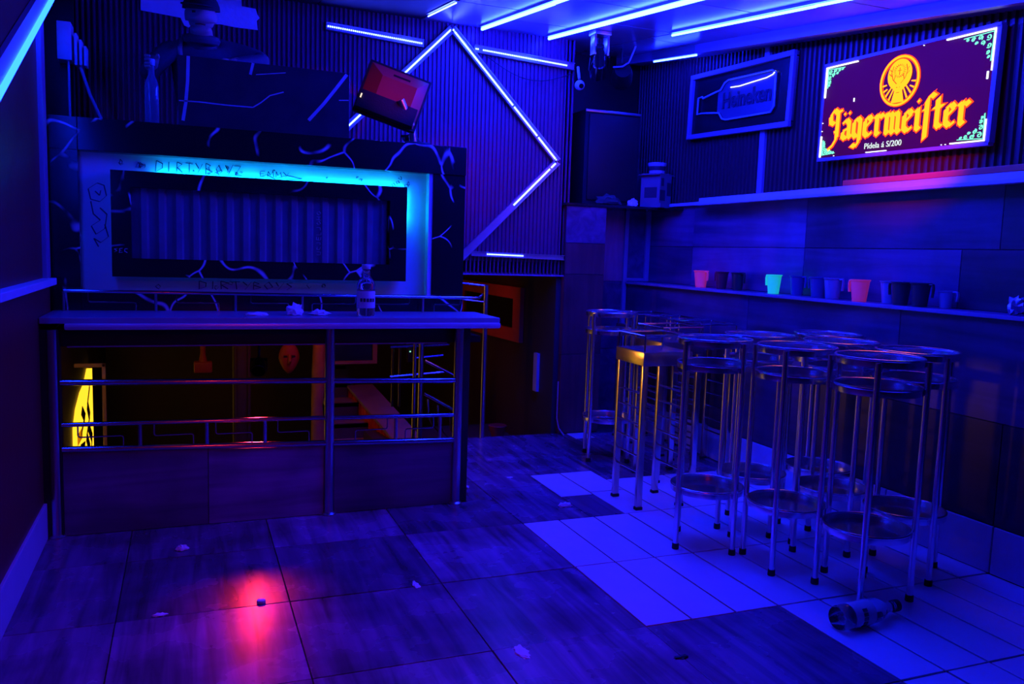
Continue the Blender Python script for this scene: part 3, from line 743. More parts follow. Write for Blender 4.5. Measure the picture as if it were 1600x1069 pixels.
# bottle and crumpled napkins on the counter
def bottle(name, label, loc, h, r, rot=None, glass='glass', cap='cap_black', lab_mat='label_white', print_=True, neck=0.33, band_=True):
    t = thing(name, label, 'bottle', (0, 0, 0))
    zs = h * (1 - neck)
    b = MB(); b.lathe([(0, 0.004), (r * .55, 0.004), (r * .9, 0), (r, 0.008), (r, zs * .93), (r * .85, zs * 1.02), (r * .46, zs * 1.16), (r * .40, h * .90), (r * .46, h * .905), (r * .46, h * .93), (0, h * .93)], seg=20); b.build('body', glass, t)
    b = MB(); b.lathe([(r * .48, h * .91), (r * .50, h * .915), (r * .50, h * .995), (r * .44, h), (0, h)], seg=16); b.build('cap', cap, t)
    if not band_: t.location = loc; return t
    b = MB(); b.lathe([(r * 1.012, zs * .24), (r * 1.02, zs * .25), (r * 1.02, zs * .72), (r * 1.012, zs * .73)], seg=20); lo = b.build('label_band', lab_mat, t)
    if print_:
        b = MB()
        for k in range(5):
            a = -PI / 2 + (k - 2) * 0.35
            b.box(-0.006, 0.006, -0.001, 0.001, zs * .42, zs * .52, M=Matrix.Rotation(a + PI / 2, 4, 'Z') @ Matrix.Translation((0, -r * 1.03, 0)))
        b.build('label_print', 'label_dark', lo, smooth=False)
    t.location = loc
    if rot: t.rotation_euler = rot
    return t
bottle('liquor_bottle', 'clear liquor bottle with white label standing on the counter', (0.855, 4.20, 1.0), 0.262, 0.046, cap='label_white')
def crumple(name, label, loc, s, mat='tissue', cat='paper', flat=0.5, seed=1):
    rnd = random.Random(seed); t = bmesh.new(); bmesh.ops.create_icosphere(t, subdivisions=3, radius=1.0)
    for v in t.verts:
        n = v.co.normalized(); k = 0.7 + 0.5 * rnd.random() * abs(math.sin(5 * n.x + seed) * math.cos(4 * n.y - seed)) + 0.25 * rnd.random()
        v.co = Vector((n.x * s[0] * k, n.y * s[1] * k, max(-0.35, n.z) * s[2] * k))
    zmin = min(v.co.z for v in t.verts)
    for v in t.verts: v.co.z -= zmin
    me = bpy.data.meshes.new(name); t.to_mesh(me); t.free()
    o = link(name, me, mat, None, smooth=True); o.location = loc
    return tag(o, label, cat)
crumple('paper_napkin', 'tall crumpled white napkin on the counter', (0.505, 4.22, 1.0), (0.042, 0.03, 0.042), seed=2)
crumple('paper_napkin', 'torn white napkin lying between the bottle and the crumpled one', (0.625, 4.22, 1.0), (0.045, 0.028, 0.020), seed=3)
crumple('paper_napkin', 'flat crushed white paper scrap on the counter, leftmost of the scraps', (0.32, 4.20, 1.0), (0.055, 0.025, 0.012), seed=4)

# ================================================================== THE PERSON AT THE BOOTH
def skinned(name, V, E_, root, levels=2):
    me = bpy.data.meshes.new(name); me.from_pydata([v[0] for v in V], E_, [])
    o = bpy.data.objects.new(name + '_rig', me); COL.objects.link(o)
    o.modifiers.new('skin', 'SKIN')
    for i, v in enumerate(V):
        sv = me.skin_vertices[0].data[i]; r = v[1]; sv.radius = (r, r) if not isinstance(r, tuple) else r; sv.use_root = (i == root)
    sm = o.modifiers.new('sub', 'SUBSURF'); sm.levels = levels; sm.render_levels = levels
    dg = bpy.context.evaluated_depsgraph_get(); dg.update()
    out = bpy.data.meshes.new_from_object(o.evaluated_get(dg))
    bpy.data.objects.remove(o); bpy.data.meshes.remove(me)
    out.name = name
    return out
V = []; E_ = []
def vtx(co, r, link_to=None):
    V.append((co, r)); i = len(V) - 1
    if link_to is not None: E_.append((link_to, i))
    return i
pel = vtx((0.13, 5.26, 1.72), (0.15, 0.12)); sp1 = vtx((0.125, 5.24, 1.92), (0.145, 0.11), pel); sp2 = vtx((0.115, 5.18, 2.14), (0.165, 0.115), sp1)
ch = vtx((0.105, 5.11, 2.33), (0.165, 0.11), sp2); nk0 = vtx((0.10, 5.07, 2.43), (0.085, 0.07), ch); nk = vtx((0.095, 5.03, 2.465), 0.055, nk0)
hj = vtx((0.092, 4.985, 2.505), (0.066, 0.075), nk); hm = vtx((0.090, 4.965, 2.565), (0.080, 0.092), hj); hc = vtx((0.092, 4.975, 2.63), (0.074, 0.085), hm)
ns = vtx((0.080, 4.868, 2.542), 0.016, hm); chin = vtx((0.083, 4.905, 2.478), 0.028, hj)
vtx((0.008, 4.975, 2.555), 0.016, hm); vtx((0.172, 4.975, 2.555), 0.016, hm)
# his right arm (holds the bottle)
s1 = vtx((-0.065, 5.10, 2.42), 0.075, ch); e1 = vtx((-0.19, 5.04, 2.24), 0.052, s1); w1 = vtx((-0.155, 4.92, 2.285), 0.032, e1); p1 = vtx((-0.152, 4.885, 2.292), (0.036, 0.022), w1)
for k, (dz, ln) in enumerate(((0.022, .9), (0.004, 1.0), (-0.014, .95), (-0.031, .75))):
    a = vtx((-0.180, 4.868, 2.287 + dz), 0.0095, p1); c = vtx((-0.186, 4.838, 2.283 + dz), 0.009, a); d = vtx((-0.160, 4.826, 2.281 + dz), 0.008, c)
a = vtx((-0.125, 4.862, 2.305), 0.011, p1); vtx((-0.127, 4.838, 2.318), 0.009, a)
# his left arm (across the booth)
s2 = vtx((0.285, 5.11, 2.42), 0.075, ch); e2 = vtx((0.43, 5.02, 2.37), 0.056, s2); w2 = vtx((0.29, 4.90, 2.335), 0.034, e2); p2 = vtx((0.245, 4.875, 2.325), (0.036, 0.02), w2)
for k, (dy, dz) in enumerate(((-0.030, 0.012), (-0.012, 0.010), (0.008, 0.004), (0.026, -0.006))):
    a = vtx((0.205, 4.868 + dy, 2.318 + dz), 0.0095, p2); c = vtx((0.178, 4.864 + dy, 2.300 + dz), 0.009, a); d = vtx((0.165, 4.862 + dy, 2.280 + dz), 0.0075, c)
a = vtx((0.235, 4.835, 2.310), 0.011, p2); vtx((0.208, 4.815, 2.296), 0.009, a)
for sx in (-1, 1):
    h_ = vtx((0.13 + sx * 0.10, 5.27, 1.62), 0.095, pel); k_ = vtx((0.13 + sx * 0.12, 5.22, 1.28), 0.062, h_); a_ = vtx((0.13 + sx * 0.12, 5.28, 0.965), 0.042, k_); vtx((0.13 + sx * 0.13, 5.17, 0.930), 0.032, a_)
me = skinned('person', V, E_, pel)
me.materials.clear()
for m_ in ('jacket', 'skin'): me.materials.append(MATS[m_])
for p_ in me.polygons:
    c = p_.center
    hand = (c - Vector((-0.155, 4.86, 2.29))).length < 0.085 or (c.x < 0.27 and c.y < 4.93 and abs(c.z - 2.30) < 0.08 and c.x > 0.1)
    p_.material_index = 1 if (c.z > 2.455 and abs(c.x - 0.09) < 0.10 and c.y < 5.03) or hand else 0
person = link('person', me, None, None, smooth=True)
tag(recenter(person, (0.13, 5.26, 0.895)), 'person in a dark jacket and cap leaning over the booth, holding a bottle', 'person'); ORG[person.name] = Vector((0.13, 5.26, 0.895))
b = MB()
tcap = bmesh.new(); bmesh.ops.create_uvsphere(tcap, u_segments=20, v_segments=12, radius=1)
bmesh.ops.delete(tcap, geom=[v for v in tcap.verts if v.co.z < -0.05], context='VERTS')
b.add(tcap, Matrix.Translation((0.092, 4.970, 2.602)) @ Matrix.Rotation(math.radians(12), 4, 'X') @ Matrix.Diagonal((0.098, 0.112, 0.10, 1)))
pts = [(0.085 - 0.092 * math.cos(a) - 0.035 * math.sin(a), 4.900 - 0.10 * math.sin(a) + 0.01, 2.606 - 0.018 * math.sin(a)) for a in [PI * i / 10 for i in range(11)]]
lo_ = [b.bm.verts.new(p) for p in pts]; hi_ = [b.bm.verts.new((p[0], p[1], p[2] + 0.006)) for p in pts]
b.bm.faces.new(lo_); b.bm.faces.new(hi_[::-1])
for i in range(11): b.bm.faces.new((lo_[i], hi_[i], hi_[(i + 1) % 11], lo_[(i + 1) % 11]))
b.build('cap', 'cap_fabric', person, 'black peaked cap')
b = MB(); b.tube([(0.046, 4.888, 2.570), (0.062, 4.882, 2.569)], 0.006, 6); b.tube([(0.104, 4.882, 2.569), (0.120, 4.888, 2.570)], 0.006, 6); b.build('eyes', 'black_gloss', person)
b = MB(); b.tube([(0.060, 4.889, 2.508), (0.085, 4.880, 2.509), (0.110, 4.888, 2.508)], 0.004, 6); b.build('mouth', 'red_ornament', person)
b = MB(); b.tube([(0.0, 5.06, 2.475), (-0.018, 4.985, 2.40), (-0.01, 4.98, 2.28)], 0.012, 6); b.build('jacket_strap', 'aluminium', person, 'pale strap on the jacket')
b = MB(); b.tube([(0.094 + 0.072 * math.cos(2 * PI * q / 18), 5.015 + 0.072 * math.sin(2 * PI * q / 18), 2.455 + 0.012 * math.sin(2 * PI * q / 18)) for q in range(18)], 0.026, 8, closed=True); b.build('collar', 'jacket', person, 'dark jacket collar')
bottle('held_bottle', 'clear bottle held upright by the person at the booth', (-0.158, 4.852, 1.921), 0.372, 0.036, glass='glass_frost', cap='plastic_white', band_=False)
# torn poster behind him
po = [(-.235, 2.90), (-.235, 2.712), (-.10, 2.703), (-.015, 2.697), (.005, 2.655), (.03, 2.645), (.05, 2.665), (.21, 2.688), (.30, 2.680), (.435, 2.680), (.428, 2.735), (.445, 2.755), (.432, 2.775), (.422, 2.807), (.34, 2.812), (.333, 2.90)]
b = MB(); b.prism(po, lambda u, v, d: (u, 5.585 - d, v), 0.0, 0.003)
o = b.build('poster', 'paper', None, smooth=False); tag(recenter(o, (0.1, 5.583, 2.75)), 'torn white poster pasted on the ribbed wall behind the person', 'poster')
# switch box on the left
eb = thing('switch_box', 'pale switch box with two ridged sides fixed beside the booth', 'electrical box', (-0.55, 4.92, 2.25))
b = MB(); b.box(-0.60, -0.535, 4.90, 5.02, 2.255, 2.445, bev=0.004); b.build('body', 'plastic_white', eb)
for k, (dx, dz) in enumerate(((0.012, 0.03), (0.034, 0.06), (0.056, 0.09))):
    b = MB(); b.box(-0.535 + dx, -0.522 + dx, 4.91, 5.0, 2.235, 2.425 - dz, bev=0.003); b.build('side_ridge', 'plastic_white', eb)
b = MB(); b.tube([(-0.552, 4.93, 2.255), (-0.552, 4.93, 1.922)], 0.006, 6); b.tube([(-0.50, 4.95, 2.235), (-0.46, 4.97, 2.10), (-0.41, 5.0, 1.98), (-0.40, 5.0, 1.922)], 0.008, 6); b.build('conduit', 'cable_white', eb)
b = MB(); b.box(-0.80, -0.535, 5.021, 5.05, 1.922, 2.8); struct(b.build('wall_booth_side', 'black', smooth=False))

# ================================================================== ROOM BELOW
# glowing yellow sign on the left wall
ys_ = thing('glowing_sign', 'glowing yellow arched sign in the dark room below the booth', 'sign', (-0.82, 7.5, -0.52))
arch = [(6.95, -0.62), (8.15, -0.62), (8.15, 0.20), (8.0, 0.22), (7.75, 0.13), (7.45, 0.10), (7.15, 0.02), (6.98, -0.1)]
b = MB(); b.prism(arch, lambda u, v, d: (-0.818 + d, u, v), 0.0, 0.03); b.build('face', 'poster_yellow', ys_, smooth=False)
b = MB()
b.strokes([[(7.9, .08), (7.7, -.05), (7.85, -.18), (7.6, -.3), (7.8, -.45), (7.55, -.58)], [(7.3, -.02), (7.5, -.12), (7.2, -.2)], [(7.15, -.3), (7.45, -.34)], [(7.2, -.42), (7.4, -.5), (7.1, -.55)], [(7.75, -.25), (8.0, -.4), (7.85, -.58)]], lambda u, v, d: (-0.818 + d, u, v), 0.10, 0.6, 0.03, 0.034)
b.build('lettering', 'black', ys_, 'black brush strokes', smooth=False)
b = MB(); b.box(-0.819, -0.785, 6.95, 7.35, -0.45, -0.36); b.box(-0.819, -0.785, 7.0, 7.3, -0.24, -0.16); b.build('shaded_patch', 'poster_amber', ys_, 'darker amber patches', smooth=False)
b = MB(); b.box(-0.610, -0.585, 7.0, 7.04, -1.2, 0.395, bev=0.003); b.box(-0.80, -0.585, 7.0, 7.04, 0.368, 0.395, bev=0.003)
o = b.build('door_frame', 'pale_frame', None); tag(recenter(o, (-0.6, 7.02, -1.2)), 'pale angled door frame beside the glowing sign below', 'door frame')
# a tall post of rough wood, a dark column, hanging ornaments
def post(name, label, x, y, w, mat, top=1.2):
    b = MB(); k = 9
    b.tube([(x + random.uniform(-.012, .012), y, -1.2 + (top + 1.2) * i / (k - 1)) for i in range(k)], w, 10, radii=[w * random.uniform(.85, 1.15) for _ in range(k)])
    o = b.build(name, mat, None); return tag(recenter(o, (x, y, -1.2)), label, 'post')
post('wooden_post', 'rough wooden post in the room below, beside the steel post', 1.03, 7.0, 0.055, 'bark')
b = MB(); b.box(0.36, 0.50, 7.2, 7.34, -1.2, 1.2, bev=0.006); b.box(0.37, 0.385, 7.185, 7.2, -1.2, 1.2); b.box(0.475, 0.49, 7.185, 7.2, -1.2, 1.2)
o = b.build('column', 'stone_dark', None); tag(recenter(o, (0.43, 7.27, -1.2)), 'dark square column in the middle of the room below', 'column')
pl = thing('hanging_lamp', 'unlit reddish hanging lamp with a block shade below the booth', 'lamp', (0.12, 7.0, 1.2))
b = MB(); b.tube([(0.12, 7.0, 1.2), (0.12, 7.0, 0.46), (0.12, 7.0, 0.40)], 0.022, 10, radii=[0.02, 0.02, 0.034]); b.build('stem', 'red_ornament', pl)
b = MB(); b.box(0.052, 0.188, 6.94, 7.06, 0.315, 0.40, bev=0.012); b.build('shade', 'red_ornament', pl)
hm_ = thing('hanging_mask', 'reddish face-shaped mask hanging below the booth', 'mask', (0.79, 7.0, 1.2))
t_ = bmesh.new(); bmesh.ops.create_uvsphere(t_, u_segments=16, v_segments=12, radius=1)
for v in t_.verts:
    k = 1 - 0.35 * max(0, -v.co.z); v.co = Vector((v.co.x * 0.085 * k, v.co.y * 0.05, v.co.z * 0.13))
b = MB(); b.add(t_, Matrix.Translation((0.79, 7.0, 0.415))); b.tube([(0.79, 6.95, 0.45), (0.79, 6.925, 0.40), (0.79, 6.94, 0.385)], 0.014, 8); b.build('face', 'red_ornament', hm_)
b = MB(); b.tube([(0.77, 7.0, 0.53), (0.77, 7.0, 1.2)], 0.02, 8); b.build('cord', 'red_ornament', hm_)
for x in (0.755, 0.82):
    b = MB(); b.tube([(x - .014, 6.952, 0.435), (x + .014, 6.952, 0.435)], 0.008, 6); b.build('eye', 'black', hm_)
# stair with red side wall
stair = thing('staircase', 'staircase with a red ribbed side wall in the room below', 'staircase', (1.2, 6.9, -1.2))
for k in range(5):
    b = MB(); b.box(1.13 + 0.01 * k, 1.50 - 0.02 * k, 6.75 + 0.28 * k, 7.05 + 0.28 * k, -0.30 + 0.13 * k - 0.04, -0.30 + 0.13 * k, bev=0.004); b.build('tread', 'counter_top', stair, smooth=False)
    b = MB(); b.box(1.13 + 0.01 * k, 1.50 - 0.02 * k, 7.03 + 0.28 * k, 7.05 + 0.28 * k, -0.30 + 0.13 * k, -0.17 + 0.13 * k); b.build('riser', 'stone_dark', stair, smooth=False)
def side(u, v, d): return (1.40 + 0.13 * (u - 7.6) * -1.0 + d, u, v)
b = MB(); b.prism([(5.75, -1.2), (7.6, -1.2), (7.6, 0.05), (5.75, -0.34)], side, 0.0, 0.05); b.build('side_wall', 'red_panel', stair, smooth=False)
b = MB()
for k in range(24):
    u = 5.77 + k * 0.078; zt = -0.34 + (u - 5.75) / 1.85 * 0.39 - 0.02
    b.prism([(u, -1.15), (u + 0.04, -1.15), (u + 0.04, zt), (u, zt)], side, -0.008, 0.0)
b.build('side_ribs', 'red_panel', stair, smooth=False)
b = MB(); b.prism([(5.75, -0.34), (7.6, 0.05), (7.6, 0.075), (5.75, -0.315)], side, -0.02, 0.22); b.build('string_cap', 'counter_top', stair, smooth=False)
# railing and poles on the stair head
b = MB(); b.cyl((1.595, 6.0, -0.262), (1.600, 6.0, 1.2), 0.014, 12)
o = b.build('steel_pole', 'brass_steel', None); tag(recenter(o, (1.6, 6.0, -0.262)), 'thin pole lit amber in the room below', 'pole')
b = MB(); b.cyl((1.655, 6.04, -0.254), (1.66, 6.04, 1.2), 0.020, 12)
o = b.build('steel_pole', 'steel_worn', None); tag(recenter(o, (1.66, 6.04, -0.254)), 'violet steel pole right behind the amber one', 'pole')
lr = thing('lower_railing', 'steel railing with curved rods beside the poles in the room below', 'railing', (1.7, 6.3, -0.6))
for xa, xb, za, zb, y in ((1.55, 2.05, 0.545, 0.56, 6.6), (1.55, 2.05, 0.30, 0.33, 6.6), (1.74, 2.0, 0.45, 0.47, 6.6), (1.69, 1.97, 0.505, 0.36, 6.05), (1.69, 1.97, 0.25, 0.09, 6.05)):
    b = MB(); b.cyl((xa, y, za), (xb, y, zb), 0.012, 8); b.build('rail', 'steel', lr)
for x in (1.57, 1.63):
    b = MB(); b.cyl((x, 6.6, 0.05), (x, 6.6, 0.55), 0.010, 8); b.build('stanchion', 'steel', lr)
for x in (1.72, 1.80, 1.90):
    b = MB(); b.tube([(x, 6.05, 0.24 - (x - 1.66) * .6), (x + .01, 6.05, 0.10 - (x - 1.66) * .6), (x + .05, 6.05, 0.02 - (x - 1.66) * .6), (x + .09, 6.05, -0.02 - (x - 1.66) * .6)], 0.007, 6); b.build('curved_rod', 'steel', lr)
b = MB(); b.box(1.80, 1.86, 7.0, 7.06, 0.36, 0.56, bev=0.004)
o = b.build('relay_box', 'black', None); tag(recenter(o, (1.83, 7.03, 0.36)), 'black box with two green lights in the room below', 'electronics'); ORG[o.name] = Vector((1.83, 7.03, 0.36))
for z in (0.50, 0.455):
    b = MB(); b.lathe([(0, -.006), (.008, 0), (0, .006)], (1.82, 6.995, z), 8); b.build('indicator', 'led_green', o)
fr = thing('wall_frame', 'purple-edged dark picture frame at the back of the room below', 'frame', (1.35, 7.6, 0.28))
for r in ((1.20, 1.66, 0.47, 0.52), (1.20, 1.66, 0.27, 0.30), (1.62, 1.66, 0.30, 0.47)):
    b = MB(); b.box(r[0], r[1], 7.6, 7.63, r[2], r[3]); b.build('frame_bar', 'violet_trim', fr, smooth=False)
b = MB(); b.box(1.2, 1.64, 7.62, 7.65, 0.28, 0.5); b.build('picture', 'black_gloss', fr, smooth=False)
# red framed picture on the stair wall
pic = thing('picture_frame', 'broad red picture frame around a dark picture on the stair wall', 'picture', (2.555, 7.0, 0.55))
def pw(u, v, d): return (2.555 - d, u, v)
zt = lambda u: 1.064; zb = lambda u: 0.60
for q in ([(6.20, 1.064), (7.95, 1.064), (7.95, 0.965), (6.20, 0.965)], [(6.20, 0.72), (7.95, 0.70), (7.95, 0.585), (6.20, 0.615)], [(6.20, 0.965), (6.36, 0.965), (6.36, 0.72), (6.20, 0.72)], [(7.72, 0.965), (7.95, 0.965), (7.95, 0.70), (7.72, 0.70)]):
    b = MB(); b.prism(q, pw, 0.0, 0.035); b.build('frame_bar', 'red_wood', pic, smooth=False)
b = MB(); b.prism([(6.36, .965), (7.72, .965), (7.72, .70), (6.36, .72)], pw, 0.0, 0.012); b.build('picture', 'black_gloss', pic, smooth=False)
b = MB(); b.lathe([(0, 0), (0.05, 0), (0.055, 0.01), (0.03, 0.03), (0.035, 0.05), (0.075, 0.17), (0.07, 0.175), (0, 0.16)], (2.30, 6.05, -0.20), 16)
o = b.build('vase', 'red_ornament', None); tag(recenter(o, (2.30, 6.05, -0.20)), 'small dark red vase on the landing behind the railing', 'vase')
b = MB(); b.box(2.535, 2.559, 5.85, 5.92, 0.27, 0.57)
o = b.build('board', 'light_tile', None, smooth=False); tag(recenter(o, (2.55, 5.88, 0.27)), 'short narrow pale board fixed to the wall in the dark doorway', 'board')
b = MB(); b.tube([(2.575, 5.53, 0.40), (2.572, 5.525, 0.12), (2.580, 5.50, 0.05), (2.605, 5.46, 0.006)], 0.006, 8)
o = b.build('broom_stick', 'violet_trim', None); tag(recenter(o, (2.59, 5.5, 0)), 'thin pale bent stick leaning at the foot of the pillar', 'stick')

# ---- lamps of the room below and the red spot under the booth platform
def lamp(name, label, loc, target, col, energy, size=1.0, blend=0.5, spot=True, radius=0.03, body='black', cat='spotlight', s=1.0, top=None):
    t = thing(name, label, cat, loc)
    d = (Vector(target) - Vector(loc)).normalized(); q = d.to_track_quat('-Z', 'Y')
    M = Matrix.Translation(loc) @ q.to_matrix().to_4x4()
    b = MB(); b.lathe([(0.034 * s, -0.005), (0.038 * s, -0.005), (0.038 * s, 0.06 * s), (0.028 * s, 0.10 * s), (0, 0.105 * s)], seg=16, M=M); b.build('housing', body, t)
    b = MB(); b.box(-0.045 * s, -0.040 * s, -0.008, 0.008, -0.0, 0.12 * s, M=M); b.box(0.040 * s, 0.045 * s, -0.008, 0.008, 0.0, 0.12 * s, M=M); b.box(-0.045 * s, 0.045 * s, -0.008, 0.008, 0.118 * s, 0.124 * s, M=M); b.build('bracket', body, t)
    if top: b = MB(); p0 = Vector(loc) - d * 0.12 * s; b.tube([p0, (p0.x, p0.y, p0.z + 0.02), (p0.x, p0.y, top)], 0.007, 8); b.build('stem', body, t)
    ld = bpy.data.lights.new(name, 'SPOT' if spot else 'POINT'); ld.color = col; ld.energy = energy; ld.shadow_soft_size = radius
    if spot: ld.spot_size = size; ld.spot_blend = blend
    lo_ = bpy.data.objects.new('bulb', ld); COL.objects.link(lo_); lo_.parent = t
    lo_.matrix_local = Matrix.Translation(d * 0.012) @ q.to_matrix().to_4x4()
    return t
lamp('red_spotlight', 'small red spotlight hung under the booth platform', (0.36, 4.62, 0.665), (0.20, 3.05, 0.0), (1.0, 0.02, 0.05), 30.0, 0.52, 1.0, radius=0.05, top=0.862)
lamp('red_spotlight', 'small red lamp under the ceiling of the room below', (1.0, 6.2, 1.10), (1.3, 7.0, -0.2), (1.0, 0.05, 0.01), 9.0, 2.4, 0.6, radius=0.04, top=1.2)
lamp('red_spotlight', 'small red lamp beside the framed picture on the stair wall', (1.9, 6.3, 1.12), (2.55, 6.9, 0.8), (1.0, 0.05, 0.03), 2.0, 1.9, 0.8, radius=0.04, top=1.2)
lamp('added_amber_light', 'added amber lamp near the glowing sign, boosting its warm light', (-0.55, 5.9, 1.05), (1.6, 5.2, 0.5), (1.0, 0.34, 0.03), 11.0, 2.2, 0.8, spot=False, radius=0.05, top=1.2)  # added lamp, helps the sign's warm light reach door frame and posts

lamp('added_amber_light', 'narrow amber beam added in the room below to brighten the stools', (-0.45, 6.3, 0.80), (2.35, 3.9, 0.80), (1.0, 0.36, 0.04), 45.0, 0.34, 1.0, radius=0.04, top=1.2)  # added lamp, puts more gold on the boxed seats

# ================================================================== STOOLS
def band(b, r, z0, z1, th=0.004, seg=40):
    return b.lathe([(r - th, z0), (r, z0), (r + 0.001, (z0 + z1) / 2), (r, z1), (r - th, z1), (r - th, z0)], seg=seg)
def make_round_stool():
    t = thing('bar_stool', '', 'stool', (0, 0, 0), 'round steel bar stools')
    R_ = 0.178
    for k in range(4):
        a = math.radians(-118 + 90 * k); x, y = (R_ + 0.002) * math.cos(a), (R_ + 0.002) * math.sin(a)
        b = MB(); b.cyl((x, y, 0.022), (x, y, 0.972), 0.0125, 12); lg_ = b.build('leg', 'steel_leg', t)
        b = MB(); b.lathe([(0, 0), (0.0155, 0), (0.0165, 0.004), (0.0155, 0.026), (0, 0.026)], (x, y, 0), 12); b.build('foot_cap', 'rubber', lg_)
    for zt_, nm, nm2 in ((0.984, 'seat_ring', 'seat'), (0.870, 'shelf_ring', 'shelf'), (0.290, 'foot_ring', 'foot_plate')):
        b = MB(); band(b, R_ - 0.010, zt_ - 0.032, zt_ - 0.004, 0.005); b.tube([((R_ - 0.0125) * math.cos(2 * PI * q / 40), (R_ - 0.0125) * math.sin(2 * PI * q / 40), zt_ - 0.004) for q in range(40)], 0.0055, 8, closed=True); rg = b.build(nm, 'steel_leg', t)
        b = MB(); b.lathe([(0, zt_ - 0.023), (R_ * 0.35, zt_ - 0.024), (R_ * 0.7, zt_ - 0.027), (R_ - 0.0155, zt_ - 0.029), (R_ - 0.0155, zt_ - 0.032), (0, zt_ - 0.027)], seg=40); b.build(nm2, 'steel_dish', t)
    return t
round_proto = make_round_stool()
RS = [((2.575, 2.505), -18, 'nearest round steel bar stool, its front leg beside the fallen bottle'),
      ((2.935, 2.650), 20, 'round steel bar stool nearest to the tiled wall, at the end of the cluster'),
      ((2.478, 2.872), -26, 'round steel bar stool in the front row between two others'),
      ((2.285, 3.200), 38, 'round steel bar stool standing right in front of the square amber-lit stool'),
      ((2.862, 3.020), 15, 'round steel bar stool directly behind the nearest one'),
      ((2.650, 3.345), 25, 'round steel bar stool in the second row beside the square stools'),
      ((3.085, 3.350), 5, 'rearmost round steel bar stool touching the wall ledge side'),
      ((2.605, 4.805), 52, 'lone round steel bar stool in front of the tiled pillar')]
for i, ((x, y), rz, lab) in enumerate(RS):
    o = round_proto if i == 0 else copy_tree(round_proto)
    o.location = (x, y, 0); o.rotation_euler = (0, 0, math.radians(rz)); o['label'] = lab
def make_square_stool():
    t = thing('square_stool', '', 'stool', (0, 0, 0), 'square steel bar stools')
    w = 0.150; l_ = 0.128
    for sx in (-1, 1):
        for sy in (-1, 1):
            b = MB(); b.box(sx * l_ - 0.017, sx * l_ + 0.017, sy * l_ - 0.012, sy * l_ + 0.012, 0.014, 0.778, bev=0.002); lg_ = b.build('leg', 'brass_steel', t)
            b = MB(); b.box(sx * l_ - 0.020, sx * l_ + 0.020, sy * l_ - 0.015, sy * l_ + 0.015, 0.0, 0.016, bev=0.002); b.build('foot_cap', 'rubber', lg_)
            b = MB(); b.cyl((sx * (w - 0.012), sy * (w - 0.012), 0.846), (sx * (w - 0.012), sy * (w - 0.012), 0.932), 0.005, 8); b.build('guard_post', 'steel', t)
    b = MB(); b.box(-w, w, -w, w, 0.776, 0.850, bev=0.004); b.build('seat_box', 'brass_steel', t, 'boxed metal seat')
    q = w - 0.010
    b = MB()
    for p_, r_ in (((-q, -q), (q, -q)), ((q, -q), (q, q)), ((q, q), (-q, q)), ((-q, q), (-q, -q))):
        b.cyl((p_[0], p_[1], 0.935), (r_[0], r_[1], 0.935), 0.0065, 8)
    b.build('guard_frame', 'steel', t)
    for k in range(6):
        z = 0.20 + 0.085 * k
        for sx in (-1, 1):
            b = MB(); b.cyl((sx * l_, -l_, z), (sx * l_, l_, z), 0.006, 8); b.build('rung', 'steel', t)
    return t
sq = make_square_stool()
SQ = [((2.365, 3.865), 'square steel stool with an amber-lit boxed seat behind the round ones'),
      ((3.125, 4.49), 'square steel stool along the tiled wall, nearest of the three there'),
      ((3.125, 4.87), 'square steel stool along the tiled wall, in the middle of the three there'),
      ((3.125, 5.26), 'square steel stool along the tiled wall, closest to the corner'),
      ((2.74, 4.30), 'square steel stool standing between the wall row and the amber-lit one')]
for i, ((x, y), lab) in enumerate(SQ):
    o = sq if i == 0 else copy_tree(sq)
    o.location = (x, y, 0); o['label'] = lab

